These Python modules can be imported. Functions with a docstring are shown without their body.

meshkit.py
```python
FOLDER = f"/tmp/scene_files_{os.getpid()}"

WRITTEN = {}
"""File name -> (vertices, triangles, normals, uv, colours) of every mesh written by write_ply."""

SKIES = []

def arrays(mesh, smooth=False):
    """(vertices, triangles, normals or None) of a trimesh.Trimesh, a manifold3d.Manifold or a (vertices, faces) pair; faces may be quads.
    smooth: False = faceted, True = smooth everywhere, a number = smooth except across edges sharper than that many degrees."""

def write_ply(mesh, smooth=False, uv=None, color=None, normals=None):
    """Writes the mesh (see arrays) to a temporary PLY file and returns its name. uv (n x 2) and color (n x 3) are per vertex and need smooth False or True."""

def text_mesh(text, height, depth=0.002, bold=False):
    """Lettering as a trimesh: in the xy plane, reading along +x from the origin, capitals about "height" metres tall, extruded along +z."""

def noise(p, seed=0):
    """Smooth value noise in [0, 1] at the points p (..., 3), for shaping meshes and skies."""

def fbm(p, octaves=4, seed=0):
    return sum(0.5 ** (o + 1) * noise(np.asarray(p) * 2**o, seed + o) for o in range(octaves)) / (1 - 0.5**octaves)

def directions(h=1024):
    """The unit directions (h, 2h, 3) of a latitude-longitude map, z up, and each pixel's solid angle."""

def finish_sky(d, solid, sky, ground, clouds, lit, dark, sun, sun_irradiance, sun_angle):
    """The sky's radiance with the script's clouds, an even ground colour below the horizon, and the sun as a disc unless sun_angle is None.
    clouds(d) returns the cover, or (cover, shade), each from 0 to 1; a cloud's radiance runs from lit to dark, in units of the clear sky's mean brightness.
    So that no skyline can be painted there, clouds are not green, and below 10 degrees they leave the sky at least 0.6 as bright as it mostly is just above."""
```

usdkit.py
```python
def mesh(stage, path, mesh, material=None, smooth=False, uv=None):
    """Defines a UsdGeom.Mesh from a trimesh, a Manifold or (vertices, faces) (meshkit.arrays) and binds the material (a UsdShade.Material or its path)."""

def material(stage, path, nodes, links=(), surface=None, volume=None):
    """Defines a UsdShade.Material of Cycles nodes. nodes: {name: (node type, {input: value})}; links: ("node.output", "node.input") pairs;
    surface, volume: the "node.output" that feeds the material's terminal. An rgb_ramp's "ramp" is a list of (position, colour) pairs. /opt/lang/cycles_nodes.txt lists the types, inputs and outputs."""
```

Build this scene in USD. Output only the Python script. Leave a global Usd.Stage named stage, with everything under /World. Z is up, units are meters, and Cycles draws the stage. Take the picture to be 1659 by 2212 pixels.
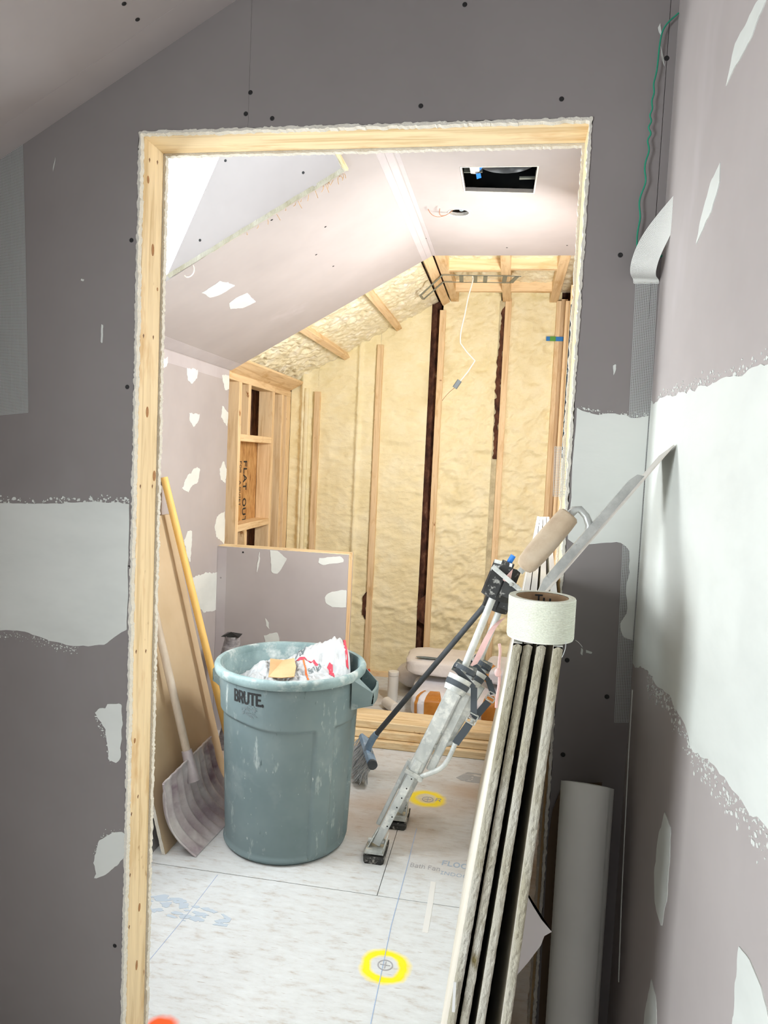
import math, numpy as np, trimesh, usdkit, meshkit
from meshkit import fbm, noise, text_mesh
from pxr import Usd, UsdGeom, UsdLux, UsdShade, Gf, Sdf, Vt
from shapely.geometry import Polygon, LineString, box as sbox, Point
from shapely.ops import unary_union
from trimesh.transformations import rotation_matrix as rotm

stage = Usd.Stage.CreateInMemory()
UsdGeom.SetStageUpAxis(stage, 'Z'); UsdGeom.SetStageMetersPerUnit(stage, 1.0)
UsdGeom.Xform.Define(stage, '/World')
A = np.array
# ------------------------------------------------------------------ camera, lights, exposure
W, H, F = 1659, 2212, 1593.6
EXPOSURE = 0.32
EYE = A([0, 0, 1.42])
def basis(yaw=0.16763, pitch=0.07253, roll=0.04527):
    r, f, u = A([math.cos(yaw), math.sin(yaw), 0]), A([-math.sin(yaw), math.cos(yaw), 0]), A([0, 0, 1.])
    f, u = f*math.cos(pitch) - u*math.sin(pitch), u*math.cos(pitch) + f*math.sin(pitch)
    return r*math.cos(roll) + u*math.sin(roll), u*math.cos(roll) - r*math.sin(roll), f
CR, CU, CF = basis()
cam = UsdGeom.Camera.Define(stage, '/World/camera')
cam.AddTransformOp().Set(Gf.Matrix4d(*[float(x) for row in (list(CR)+[0], list(CU)+[0], list(-CF)+[0], list(EYE)+[1]) for x in row]))
cam.CreateHorizontalApertureAttr(36.0); cam.CreateVerticalApertureAttr(48.0)
cam.CreateFocalLengthAttr(36.0*F/W); cam.CreateExposureAttr(EXPOSURE)
cam.CreateClippingRangeAttr(Gf.Vec2f(0.02, 200))

def rect_light(path, centre, look, w, h, strength, color=(1, 1, 1)):
    z = -A(look, float)/np.linalg.norm(look)             # the light shines along -z
    x = np.cross([0, 0, 1.], z); x = x/np.linalg.norm(x) if np.linalg.norm(x) > 1e-6 else A([1., 0, 0])
    y = np.cross(z, x)
    l = UsdLux.RectLight.Define(stage, path)
    l.AddTransformOp().Set(Gf.Matrix4d(*[float(v) for row in (list(x)+[0], list(y)+[0], list(z)+[0], list(centre)+[1]) for v in row]))
    l.CreateWidthAttr(w); l.CreateHeightAttr(h); l.CreateIntensityAttr(strength); l.CreateColorAttr(Gf.Vec3f(*color))
    l.CreateNormalizeAttr(False)
    return l
# daylight through the roof window of the far room (its pane leans from (-1.175,1.97) up to (-0.571,3.30)) and through an unseen left window added to fill the front room
PANE_N = A([1.33, 0, -0.604]); PANE_N = PANE_N/np.linalg.norm(PANE_N)
rect_light('/World/daylight_roof_window', A([-0.873, 1.98, 2.635]) - PANE_N*0.05, PANE_N, 0.72, 1.46, 0.15, (0.93, 0.98, 1.0))
rect_light('/World/daylight_left_window', A([-1.55, -0.25, 1.20]), (1, 0, 0), 0.92, 0.92, 15.5, (0.95, 0.98, 1.0))
rect_light('/World/daylight_far_left_window', A([-1.52, 2.015, 1.15]), (1, 0, 0), 0.58, 0.68, 20.0, (0.96, 0.985, 1.0))
rect_light('/World/daylight_side_window', A([0.40, 2.42, 1.72]), (-1, 0, 0), 1.0, 0.74, 2.6, (1.0, 0.99, 0.97))
rect_light('/World/work_light_glow', A([0.200, 2.76, 1.72]), (-0.66, 0.74, -0.06), 0.10, 0.50, 150.0, (1.0, 0.985, 0.96))  # added lamp, out of view, to brighten the far end
dome = UsdLux.DomeLight.Define(stage, '/World/sky'); dome.CreateIntensityAttr(1.35); dome.CreateColorAttr(Gf.Vec3f(0.86, 0.95, 1.0))

# ------------------------------------------------------------------ small helpers
def lin(*c):
    c = A(c, float)/255
    return tuple(float(v) for v in np.where(c <= 0.04045, c/12.92, ((c+0.055)/1.055)**2.4))
def ray(x, y): return CR*(x-W/2)/F - CU*(y-H/2)/F + CF
def at(x, y, axis, val):
    d = ray(x, y); k = 'XYZ'.index(axis); return EYE + d*(val-EYE[k])/d[k]
class Plane:
    """A plane with axes u, v and outward normal n (towards the room)."""
    def __init__(s, o, u, v):
        s.o = A(o, float); s.u = A(u, float)/np.linalg.norm(u); s.v = A(v, float)/np.linalg.norm(v); s.n = np.cross(s.u, s.v); s.n /= np.linalg.norm(s.n)
    def pix(s, x, y):
        d = ray(x, y); t = ((s.o-EYE)@s.n)/(d@s.n); p = EYE+d*t-s.o; return (float(p@s.u), float(p@s.v))
    def to3(s, q, h=0.0):
        q = np.atleast_2d(q); return s.o + q[:, :1]*s.u + q[:, 1:2]*s.v + s.n*h
    def place(s, m, h=0.0):
        v = A(m.vertices); return trimesh.Trimesh(s.o + v[:, :1]*s.u + v[:, 1:2]*s.v + (v[:, 2:3]+h)*s.n, m.faces, process=False)
def ext(poly, h):
    out = []
    for g in getattr(poly, 'geoms', [poly]):
        if g.geom_type == 'Polygon' and g.area > 1e-7: out.append(trimesh.creation.extrude_polygon(g, h, engine='earcut'))
    return trimesh.util.concatenate(out)
def bx(x0, x1, y0, y1, z0, z1, c=0.0):
    """A box; with c its long edges are chamfered."""
    s = A([x1-x0, y1-y0, z1-z0]); m = A([x0+x1, y0+y1, z0+z1])/2
    if not c:
        b = trimesh.creation.box(s); b.apply_translation(m); return b
    k = int(np.argmax(s)); i, j = [a for a in range(3) if a != k]
    a, b = s[i]/2, s[j]/2
    ring = [(a-c, -b), (a, -b+c), (a, b-c), (a-c, b), (-a+c, b), (-a, b-c), (-a, -b+c), (-a+c, -b)]
    p = trimesh.creation.extrude_polygon(Polygon(ring), s[k], engine='earcut'); v = A(p.vertices)
    w = np.zeros_like(v); w[:, i] = v[:, 0]; w[:, j] = v[:, 1]; w[:, k] = v[:, 2]-s[k]/2
    t = trimesh.Trimesh(w+m, p.faces, process=False); t.fix_normals(); return t
def frame(p0, p1, up=(0, 0, 1)):
    d = A(p1, float)-A(p0, float); L = np.linalg.norm(d); d /= L
    s = np.cross(d, up); s = s/np.linalg.norm(s) if np.linalg.norm(s) > 1e-6 else A([1., 0, 0])
    return L, d, s, np.cross(s, d)
def bar(p0, p1, w, h, up=(0, 0, 1), c=0.0):
    """A square bar from p0 to p1: w across, h along up."""
    L, d, s, u = frame(p0, p1, up); b = bx(0, L, -w/2, w/2, -h/2, h/2, c); v = A(b.vertices)
    return trimesh.Trimesh(A(p0)+v[:, :1]*d+v[:, 1:2]*-s+v[:, 2:3]*u, b.faces, process=False)
def tube(pts, r, n=10, cap=True, smooth=0):
    pts = A(pts, float)
    if smooth:
        from scipy.interpolate import CubicSpline
        t = np.r_[0, np.cumsum(np.linalg.norm(np.diff(pts, axis=0), axis=1))]
        pts = CubicSpline(t, pts)(np.linspace(0, t[-1], smooth))
    r = np.broadcast_to(r, (len(pts),)); T = np.gradient(pts, axis=0); T /= np.linalg.norm(T, axis=1)[:, None]
    nrm = np.cross(T[0], [0.3, 0.2, 1]); nrm /= np.linalg.norm(nrm); V = []
    for p, t, rr in zip(pts, T, r):
        nrm = nrm - t*(nrm@t); nrm /= np.linalg.norm(nrm); b = np.cross(t, nrm)
        a = np.linspace(0, 2*np.pi, n, endpoint=False); V.append(p+rr*(np.cos(a)[:, None]*nrm+np.sin(a)[:, None]*b))
    V = np.vstack(V); m = len(pts); Fs = []
    for i in range(m-1):
        for j in range(n):
            a, b, c, d = i*n+j, i*n+(j+1) % n, (i+1)*n+(j+1) % n, (i+1)*n+j; Fs += [(a, b, c), (a, c, d)]
    if cap:
        V = np.vstack([V, pts[0], pts[-1]])
        for j in range(n): Fs += [(m*n, (j+1) % n, j), (m*n+1, (m-1)*n+j, (m-1)*n+(j+1) % n)]
    return trimesh.Trimesh(V, Fs, process=False)
def grid(P, closed=False):
    """P (n, m, 3) points -> mesh."""
    n, m = P.shape[:2]; Fs = []
    i, j = np.meshgrid(np.arange(n-1), np.arange(m if closed else m-1), indexing='ij'); i, j = i.ravel(), j.ravel(); k = (j+1) % m
    f = np.vstack([np.c_[i*m+j, i*m+k, (i+1)*m+k], np.c_[i*m+j, (i+1)*m+k, (i+1)*m+j]])
    return trimesh.Trimesh(P.reshape(-1, 3), f, process=False)
def lathe(prof, n=48, o=(0, 0, 0)):
    a = np.linspace(0, 2*np.pi, n, endpoint=False); p = A(prof, float)
    return grid(np.stack([p[:, :1]*np.cos(a)+o[0], p[:, :1]*np.sin(a)+o[1], p[:, 1:]+0*a+o[2]], -1), True)
def cat(*m): return trimesh.util.concatenate([x for x in m if x is not None])
def ragged(pts, step, amp, seed, fine=0.5):
    """Outline resampled every step and pushed in and out by noise."""
    g = Polygon(pts).buffer(0); out = []
    for q in getattr(g, 'geoms', [g]):
        L = q.exterior.length; n = max(12, int(L/step)); p = A([q.exterior.interpolate(i*L/n).coords[0] for i in range(n)])
        e = np.c_[p/(step*4), np.full(n, seed)]; f = np.c_[p/(step*1.3), np.full(n, seed+7)]
        d = np.stack([fbm(e, 3, seed)-.5 + fine*(noise(f, seed)-.5), fbm(e+9.3, 3, seed+3)-.5 + fine*(noise(f+4.1, seed+1)-.5)], 1)
        out.append(Polygon(p+2*amp*d).buffer(0))
    return unary_union(out)

taken, locs = {}, {}
def numbered(parent, name):
    k = taken.get((parent, name), 0); taken[(parent, name)] = k+1
    return name if k == 0 else f'{name}_{k:03d}'
def custom(prim, **kw):
    for k, v in kw.items():
        if v: prim.SetCustomDataByKey({'cat': 'category'}.get(k, k), v)
def thing(name, label=None, cat=None, loc=(0, 0, 0), group=None, kind=None, parent='/World'):
    path = f'{parent}/{numbered(parent, name)}'
    x = UsdGeom.Xform.Define(stage, path); base = locs.get(parent, np.zeros(3))
    x.AddTranslateOp().Set(Gf.Vec3d(*[float(a) for a in A(loc)-base] if parent != '/World' else [float(a) for a in loc]))
    locs[path] = A(loc, float); custom(x.GetPrim(), label=label, cat=cat, group=group, kind=kind)
    return path
def obj(name, mesh, m, parent='/World', smooth=False, label=None, cat=None, group=None, kind=None):
    path = f'{parent}/{numbered(parent, name)}'
    up = parent
    while up != '/World' and up not in locs: up = up.rsplit('/', 1)[0]
    v, f = (mesh.vertices, mesh.faces) if hasattr(mesh, 'vertices') else mesh
    t = trimesh.Trimesh(A(v)-locs.get(up, np.zeros(3)), f, process=False)
    if smooth: t.merge_vertices(merge_tex=True, merge_norm=True)
    p = usdkit.mesh(stage, path, t, MAT[m], smooth=smooth).GetPrim(); custom(p, label=label, cat=cat, group=group, kind=kind)
    return path

# ------------------------------------------------------------------ materials
MAT = {}
def material(name, nodes, links, surface='p.BSDF'):
    MAT[name] = usdkit.material(stage, f'/World/Looks/{name}', nodes, links, surface=surface)
def plain(name, c, rough=0.5, metallic=0.0, **kw):
    material(name, {'p': ('principled_bsdf', {'base_color': lin(*c), 'roughness': rough, 'metallic': metallic, **kw})}, [])
def mottled(name, stops, scale=6, stretch=(1, 1, 1), rough=0.8, detail=6, nrough=0.6, bump=0.0, bscale=None, bstretch=None, bdist=0.004, distortion=0.0, spots=None, metallic=0.0, rand=0.0):
    """Colour from a stretched noise through a ramp, with fine relief; spots: (colour, scale, lo, hi, stretch) laid on top."""
    N = {'g': ('geometry', {}), 'm': ('mapping', {'scale': stretch}), 'n': ('noise_texture', {'scale': scale, 'detail': detail, 'roughness': nrough, 'distortion': distortion}),
         'r': ('rgb_ramp', {'ramp': [(a, lin(*c)) for a, c in stops]}), 'p': ('principled_bsdf', {'roughness': rough, 'metallic': metallic, 'specular_ior_level': 0.35})}
    L = [('g.position', 'm.vector'), ('m.vector', 'n.vector'), ('n.fac', 'r.fac')]
    out = 'r.color'
    for i, (c, sc, lo, hi, st) in enumerate(spots or []):
        N[f'sm{i}'] = ('mapping', {'scale': st, 'location': (3.1*i+1.7, 0.7, 2.2)}); N[f'sn{i}'] = ('noise_texture', {'scale': sc, 'detail': 4, 'roughness': 0.65})
        N[f'sr{i}'] = ('map_range', {'from_min': lo, 'from_max': hi, 'clamp': True}); N[f'sx{i}'] = ('mix', {'color2': lin(*c)})
        L += [('g.position', f'sm{i}.vector'), (f'sm{i}.vector', f'sn{i}.vector'), (f'sn{i}.fac', f'sr{i}.value'), (f'sr{i}.result', f'sx{i}.fac'), (out, f'sx{i}.color1')]
        out = f'sx{i}.color'
    if rand:
        N['oi'] = ('object_info', {}); N['om'] = ('map_range', {'to_min': 1-rand, 'to_max': 1+rand}); N['hs'] = ('hsv', {})
        L += [('oi.random', 'om.value'), ('om.result', 'hs.value'), (out, 'hs.color')]; out = 'hs.color'
    if bump:
        N['bm'] = ('mapping', {'scale': bstretch or stretch}); N['bn'] = ('noise_texture', {'scale': bscale or scale*6, 'detail': 5, 'roughness': 0.6}); N['b'] = ('bump', {'strength': bump, 'distance': bdist})
        L += [('g.position', 'bm.vector'), ('bm.vector', 'bn.vector'), ('bn.fac', 'b.height'), ('b.normal', 'p.normal')]
    L.append((out, 'p.base_color')); material(name, N, L)
U1 = (1, 1, 1)
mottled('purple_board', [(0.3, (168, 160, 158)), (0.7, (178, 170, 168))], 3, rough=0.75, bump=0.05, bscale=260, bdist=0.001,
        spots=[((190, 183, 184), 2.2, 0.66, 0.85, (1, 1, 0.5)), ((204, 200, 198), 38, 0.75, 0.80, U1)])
mottled('shaded_purple_board', [(0.3, (134, 128, 127)), (0.7, (143, 137, 136))], 2, rough=0.75, bump=0.05, bscale=260, bdist=0.001,
        spots=[((150, 146, 146), 2.6, 0.64, 0.85, (1, 1, 0.4)), ((196, 194, 190), 30, 0.775, 0.80, U1)])  # purple board copy for the partition, with its shade put into the colour
mottled('mud', [(0.3, (205, 208, 203)), (0.5, (216, 219, 214)), (0.75, (224, 226, 221))], 2.6, (1, 1, 2.2), 0.7, bump=0.10, bscale=40, bdist=0.002, bstretch=(1, 1, 3))
mottled('tape_paper', [(0.3, (180, 172, 173)), (0.7, (190, 183, 183))], 6, rough=0.8)
mottled('gypsum', [(0.25, (146, 138, 112)), (0.45, (176, 170, 150)), (0.7, (196, 193, 182))], 16, (1, 1, 0.5), 0.95, bump=0.9, bscale=210, bdist=0.004, spots=[((120, 108, 70), 26, 0.62, 0.75, (1, 1, 0.4))])
mottled('gypsum_white', [(0.3, (226, 221, 208)), (0.7, (240, 236, 226))], 60, rough=0.95, bump=0.8, bscale=300, bdist=0.004)
def wood(name, s, dark=(214, 180, 134), light=(232, 204, 162)):
    ax = 'xyz'.index(s[-1]); st = [1.0, 1.0, 1.0]; st[ax] = 0.06; kst = [1.0, 1.0, 1.0]; kst[ax] = 0.5
    mottled(name, [(0.32, dark), (0.5, light), (0.62, tuple(min(255, c+8) for c in light)), (0.75, tuple((a+b)//2 for a, b in zip(dark, light)))], 46, tuple(st), 0.7, detail=4, bump=0.12, bscale=120, bdist=0.001, distortion=0.6,
            spots=[((150, 100, 56), 11, 0.675, 0.71, tuple(kst)), ((206, 166, 112), 14, 0.55, 0.75, tuple(0.35 if i == ax else 1.0 for i in range(3)))], rand=0.05)
for a in 'xyz': wood('wood_'+a, a)
for a in 'xyz': wood('pale_wood_'+a, a, (206, 178, 132), (230, 208, 168))
mottled('foam', [(0.3, (236, 222, 176)), (0.5, (243, 231, 190)), (0.72, (247, 238, 204))], 7, rough=0.6, bump=0.35, bscale=38, bdist=0.012, bstretch=(1, 1, 1.8))
mottled('foam_pale', [(0.3, (236, 226, 192)), (0.5, (243, 235, 204)), (0.72, (250, 246, 230))], 9, rough=0.32, bump=0.5, bscale=42, bdist=0.012)
mottled('old_board', [(0.3, (44, 24, 18)), (0.5, (82, 50, 36)), (0.68, (112, 74, 54)), (0.8, (168, 150, 128))], 30, (1, 1, 0.5), 0.9, bump=0.5, bscale=90)
mottled('grey_foam', [(0.3, (176, 164, 132)), (0.7, (218, 206, 170))], 20, rough=0.8, bump=0.4, bscale=80)  # greyer and darker than the other foam colours
mottled('osb', [(0.3, (150, 104, 58)), (0.5, (196, 150, 94)), (0.7, (216, 176, 120))], 28, (1, 1, 0.35), 0.8, bump=0.3, bscale=70)
mottled('kraft', [(0.3, (184, 162, 130)), (0.7, (200, 180, 150))], 3, rough=0.75, spots=[((212, 196, 172), 30, 0.72, 0.78, U1), ((196, 172, 140), 3, 0.55, 0.8, (1, 1, 0.6))])
mottled('dark_kraft', [(0.3, (92, 74, 58)), (0.7, (108, 88, 70))], 3, rough=0.8)
mottled('can_grey', [(0.3, (100, 118, 122)), (0.55, (116, 133, 136)), (0.8, (132, 147, 148))], 2.5, rough=0.5, bump=0.06, bscale=140, bdist=0.001,
        spots=[((158, 170, 170), 5, 0.52, 0.95, (1, 1, 1.0)), ((196, 204, 202), 16, 0.66, 0.86, (1, 1, 0.8)), ((205, 210, 208), 80, 0.68, 0.75, (1, 1, 0.35)), ((186, 196, 195), 24, 0.60, 0.74, (1, 1, 0.3)), ((60, 76, 80), 30, 0.66, 0.76, (1, 1, 0.25))])
mottled('can_handle', [(0.3, (100, 120, 124)), (0.7, (128, 146, 148))], 6, rough=0.5, spots=[((190, 198, 198), 14, 0.6, 0.8, U1)])
plain('duct_grey', (64, 66, 68), 0.3)
mottled('can_rim', [(0.3, (112, 136, 138)), (0.7, (150, 172, 174))], 12, rough=0.55, spots=[((208, 214, 212), 14, 0.52, 0.75, U1)])
plain('ink_black', (34, 36, 38), 0.7); plain('ink_faded', (112, 124, 128), 0.8)
plain('ink_blue_faded', (164, 178, 194), 0.9); plain('chalk_blue', (160, 182, 214), 0.9); plain('pencil', (164, 164, 168), 0.9)
plain('ink_pale', (184, 196, 208), 0.9); plain('ink_print', (170, 176, 182), 0.8); plain('ink_red', (206, 66, 84), 0.7); plain('orange_tape', (228, 110, 52), 0.6)
mottled('bag_white', [(0.3, (172, 176, 179)), (0.7, (194, 197, 199))], 8, rough=0.35, bump=0.3, bscale=45, bdist=0.01)
mottled('sack_paper', [(0.3, (220, 214, 210)), (0.7, (234, 230, 226))], 6, rough=0.7, bump=0.3, bscale=24, bdist=0.01)
mottled('sack_plastic', [(0.3, (218, 218, 226)), (0.7, (236, 236, 242))], 6, rough=0.4, bump=0.3, bscale=30, bdist=0.01)
mottled('sack_orange', [(0.3, (178, 112, 42)), (0.7, (206, 144, 70))], 10, rough=0.45, bump=0.25, bscale=40)
mottled('cardboard', [(0.3, (188, 152, 110)), (0.7, (204, 172, 132))], 8, rough=0.8)
mottled('aluminium', [(0.3, (178, 184, 184)), (0.7, (214, 218, 216))], 18, (1, 1, 0.5), 0.5, bump=0.15, bscale=90, spots=[((236, 238, 234), 22, 0.52, 0.7, U1), ((110, 108, 102), 60, 0.72, 0.78, U1)], metallic=0.15)
mottled('aluminium_bare', [(0.3, (168, 172, 170)), (0.6, (204, 207, 204)), (0.8, (226, 228, 224))], 30, (1, 1, 1), 0.42, bump=0.2, bscale=120, metallic=0.5, spots=[((120, 120, 116), 70, 0.62, 0.75, U1)])
mottled('steel_blade', [(0.3, (196, 190, 182)), (0.7, (214, 208, 200))], 20, rough=0.35, metallic=0.3)
plain('galvanised', (138, 142, 132), 0.5, 0.4)
mottled('black_plastic', [(0.3, (34, 36, 38)), (0.7, (62, 64, 66))], 14, rough=0.6, spots=[((204, 206, 202), 30, 0.58, 0.72, U1)])
mottled('black_shiny', [(0.3, (10, 11, 12)), (0.7, (26, 28, 29))], 9, rough=0.25)
mottled('sole_black', [(0.3, (30, 31, 32)), (0.7, (70, 70, 68))], 20, rough=0.8, spots=[((206, 202, 194), 26, 0.48, 0.66, U1)])
plain('webbing', (70, 78, 86), 0.7); plain('blue_plastic', (30, 120, 214), 0.4); plain('blue_tape', (30, 118, 190), 0.6); plain('green_tape', (84, 150, 54), 0.6)
mottled('pink_rubber', [(0.3, (204, 166, 164)), (0.7, (220, 186, 182))], 20, rough=0.6)
plain('hole_dark', (14, 14, 14), 0.9); plain('screw_black', (26, 25, 26), 0.6); plain('screw_halo', (120, 112, 114), 0.9)
mottled('grip_wood', [(0.3, (184, 160, 134)), (0.5, (206, 186, 160)), (0.75, (222, 208, 188))], 26, (0.5, 1, 0.7), 0.7, spots=[((232, 226, 214), 14, 0.5, 0.75, U1)], bump=0.1, bscale=80)
mottled('broom_grey', [(0.3, (70, 76, 82)), (0.7, (92, 98, 104))], 12, rough=0.6)
mottled('broom_blue', [(0.3, (118, 146, 174)), (0.7, (150, 174, 196))], 12, rough=0.6, spots=[((200, 206, 212), 20, 0.6, 0.8, U1)])
mottled('bristle', [(0.3, (176, 184, 190)), (0.7, (214, 218, 222))], 60, rough=0.8)
mottled('shovel_plastic', [(0.3, (150, 134, 140)), (0.6, (194, 187, 188)), (0.8, (216, 213, 210))], 7, rough=0.55, spots=[((218, 216, 212), 6, 0.5, 0.72, (1, 1, 0.7)), ((120, 92, 108), 5, 0.60, 0.72, U1)])
mottled('shovel_handle', [(0.3, (176, 160, 140)), (0.7, (206, 194, 178))], 20, (1, 1, 0.3), 0.8)
mottled('yellow_pole', [(0.3, (224, 178, 96)), (0.6, (236, 196, 118)), (0.8, (240, 206, 136))], 20, (1, 1, 0.1), 0.5)
mottled('tape_white', [(0.3, (226, 228, 212)), (0.7, (234, 236, 222))], 30, rough=0.6)
mottled('tape_core', [(0.3, (150, 122, 92)), (0.7, (176, 148, 116))], 30, rough=0.7)
plain('mesh_thread', (204, 207, 206), 0.6); plain('mesh_white', (232, 233, 228), 0.6)
mottled('roll_grey', [(0.3, (214, 214, 208)), (0.7, (224, 224, 218))], 4, rough=0.8)
plain('white_paper', (214, 210, 208), 0.8); plain('green_wire', (36, 150, 118), 0.4); plain('white_cable', (232, 226, 210), 0.5); plain('copper', (150, 96, 60), 0.5)
plain('white_plastic', (232, 230, 224), 0.45); plain('grey_plastic', (112, 122, 128), 0.5)
mottled('clear_wrap', [(0.3, (110, 106, 108)), (0.6, (160, 156, 158)), (0.8, (214, 212, 212))], 26, (1, 1, 2), 0.3, bump=0.5, bscale=60)
plain('spray_red', (236, 70, 34), 0.8)
plain('red_label', (206, 34, 44), 0.5); plain('label_white', (222, 222, 220), 0.5)
material('glass', {'t': ('transparent_bsdf', {'color': (0.97, 0.98, 0.98)}), 'gl': ('glossy_bsdf', {'roughness': 0.02}), 'f': ('layer_weight', {}), 'pw': ('math', {'math_type': 'power', 'value2': 5.0}), 'ma': ('math', {'math_type': 'multiply_add', 'value2': 0.9, 'value3': 0.03}), 'x': ('mix_closure', {})},
         [('f.facing', 'pw.value1'), ('pw.value', 'ma.value1'), ('ma.value', 'x.fac'), ('t.BSDF', 'x.closure1'), ('gl.BSDF', 'x.closure2')], 'x.closure')
# the dusty subfloor with its sprayed rings and orange mark
def floor_material():
    N = {'g': ('geometry', {}), 'm': ('mapping', {'scale': (0.45, 1.3, 1)}), 'n': ('noise_texture', {'scale': 34, 'detail': 8, 'roughness': 0.68}),
         'r': ('rgb_ramp', {'ramp': [(0.27, lin(166, 155, 144)), (0.36, lin(196, 194, 191)), (0.47, lin(207, 210, 211)), (0.7, lin(216, 220, 222))]}),
         'm2': ('mapping', {'scale': (0.25, 0.5, 1)}), 'n2': ('noise_texture', {'scale': 5, 'detail': 3}), 'sx': ('separate_xyz', {}),
         'far': ('map_range', {'from_min': 2.25, 'from_max': 3.1, 'to_min': 0.0, 'to_max': 0.85, 'clamp': True}), 'w': ('map_range', {'from_min': 0.42, 'from_max': 0.66, 'clamp': True}),
         'wm': ('math', {'math_type': 'multiply'}), 'x0': ('mix', {'color2': lin(184, 158, 132)}),
         'm3': ('mapping', {'scale': (0.5, 3.0, 1)}), 'n3': ('noise_texture', {'scale': 42, 'detail': 3}), 'k3': ('map_range', {'from_min': 0.66, 'from_max': 0.74, 'clamp': True}), 'x3': ('mix', {'color2': lin(150, 128, 110)}), 'k3m': ('math', {'math_type': 'multiply', 'value2': 0.55}),
         'bn': ('noise_texture', {'scale': 60, 'detail': 5}), 'b': ('bump', {'strength': 0.35, 'distance': 0.004}),
         'dn': ('noise_texture', {'scale': 14, 'detail': 4}), 'dm': ('vector_math', {'math_type': 'scale', 'scale': 0.035}), 'da': ('vector_math', {'math_type': 'add'}),
         'p': ('principled_bsdf', {'roughness': 0.85, 'specular_ior_level': 0.3})}
    L = [('g.position', 'm.vector'), ('m.vector', 'n.vector'), ('n.fac', 'r.fac'), ('g.position', 'm2.vector'), ('m2.vector', 'n2.vector'), ('g.position', 'sx.vector'), ('sx.y', 'far.value'),
         ('n2.fac', 'w.value'), ('w.result', 'wm.value1'), ('far.result', 'wm.value2'), ('wm.value', 'x0.fac'), ('r.color', 'x0.color1'),
         ('g.position', 'm3.vector'), ('m3.vector', 'n3.vector'), ('n3.fac', 'k3.value'), ('k3.result', 'k3m.value1'), ('k3m.value', 'x3.fac'), ('x0.color', 'x3.color1'),
         ('m.vector', 'bn.vector'), ('bn.fac', 'b.height'), ('b.normal', 'p.normal'), ('g.position', 'dn.vector'), ('dn.color', 'dm.vector1'), ('g.position', 'da.vector1'), ('dm.vector', 'da.vector2')]
    out = 'x3.color'
    for i, (c, col, stops) in enumerate([(at(832, 2088, 'Z', 0), (250, 226, 40), [(0, 0), (0.038, 0), (0.048, 1), (0.062, 1), (0.078, 0)]), (at(922, 1725, 'Z', 0), (246, 222, 50), [(0, 0.15), (0.036, 0.25), (0.05, 1), (0.066, 0.9), (0.085, 0)]),
                                         (at(345, 2222, 'Z', 0), (250, 96, 40), [(0, 1), (0.03, 1), (0.05, 0)])]):
        cc = A([c[0], c[1], 0])+0.0175
        N[f'd{i}'] = ('vector_math', {'math_type': 'distance', 'vector2': tuple(cc)}); N[f's{i}'] = ('math', {'math_type': 'multiply', 'value2': 10.0})
        N[f'k{i}r'] = ('rgb_ramp', {'ramp': [(a*10, (v, v, v)) for a, v in stops]+[(1, (0, 0, 0))]}); N[f'y{i}'] = ('mix', {'color2': lin(*col)})
        L += [('da.vector', f'd{i}.vector1'), (f'd{i}.value', f's{i}.value1'), (f's{i}.value', f'k{i}r.fac'), (f'k{i}r.color', f'y{i}.fac'), (out, f'y{i}.color1')]; out = f'y{i}.color'
    L.append((out, 'p.base_color')); material('floor_dusty', N, L)
floor_material()
plain('roof_dark', (70, 62, 56), 0.9)

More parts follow.
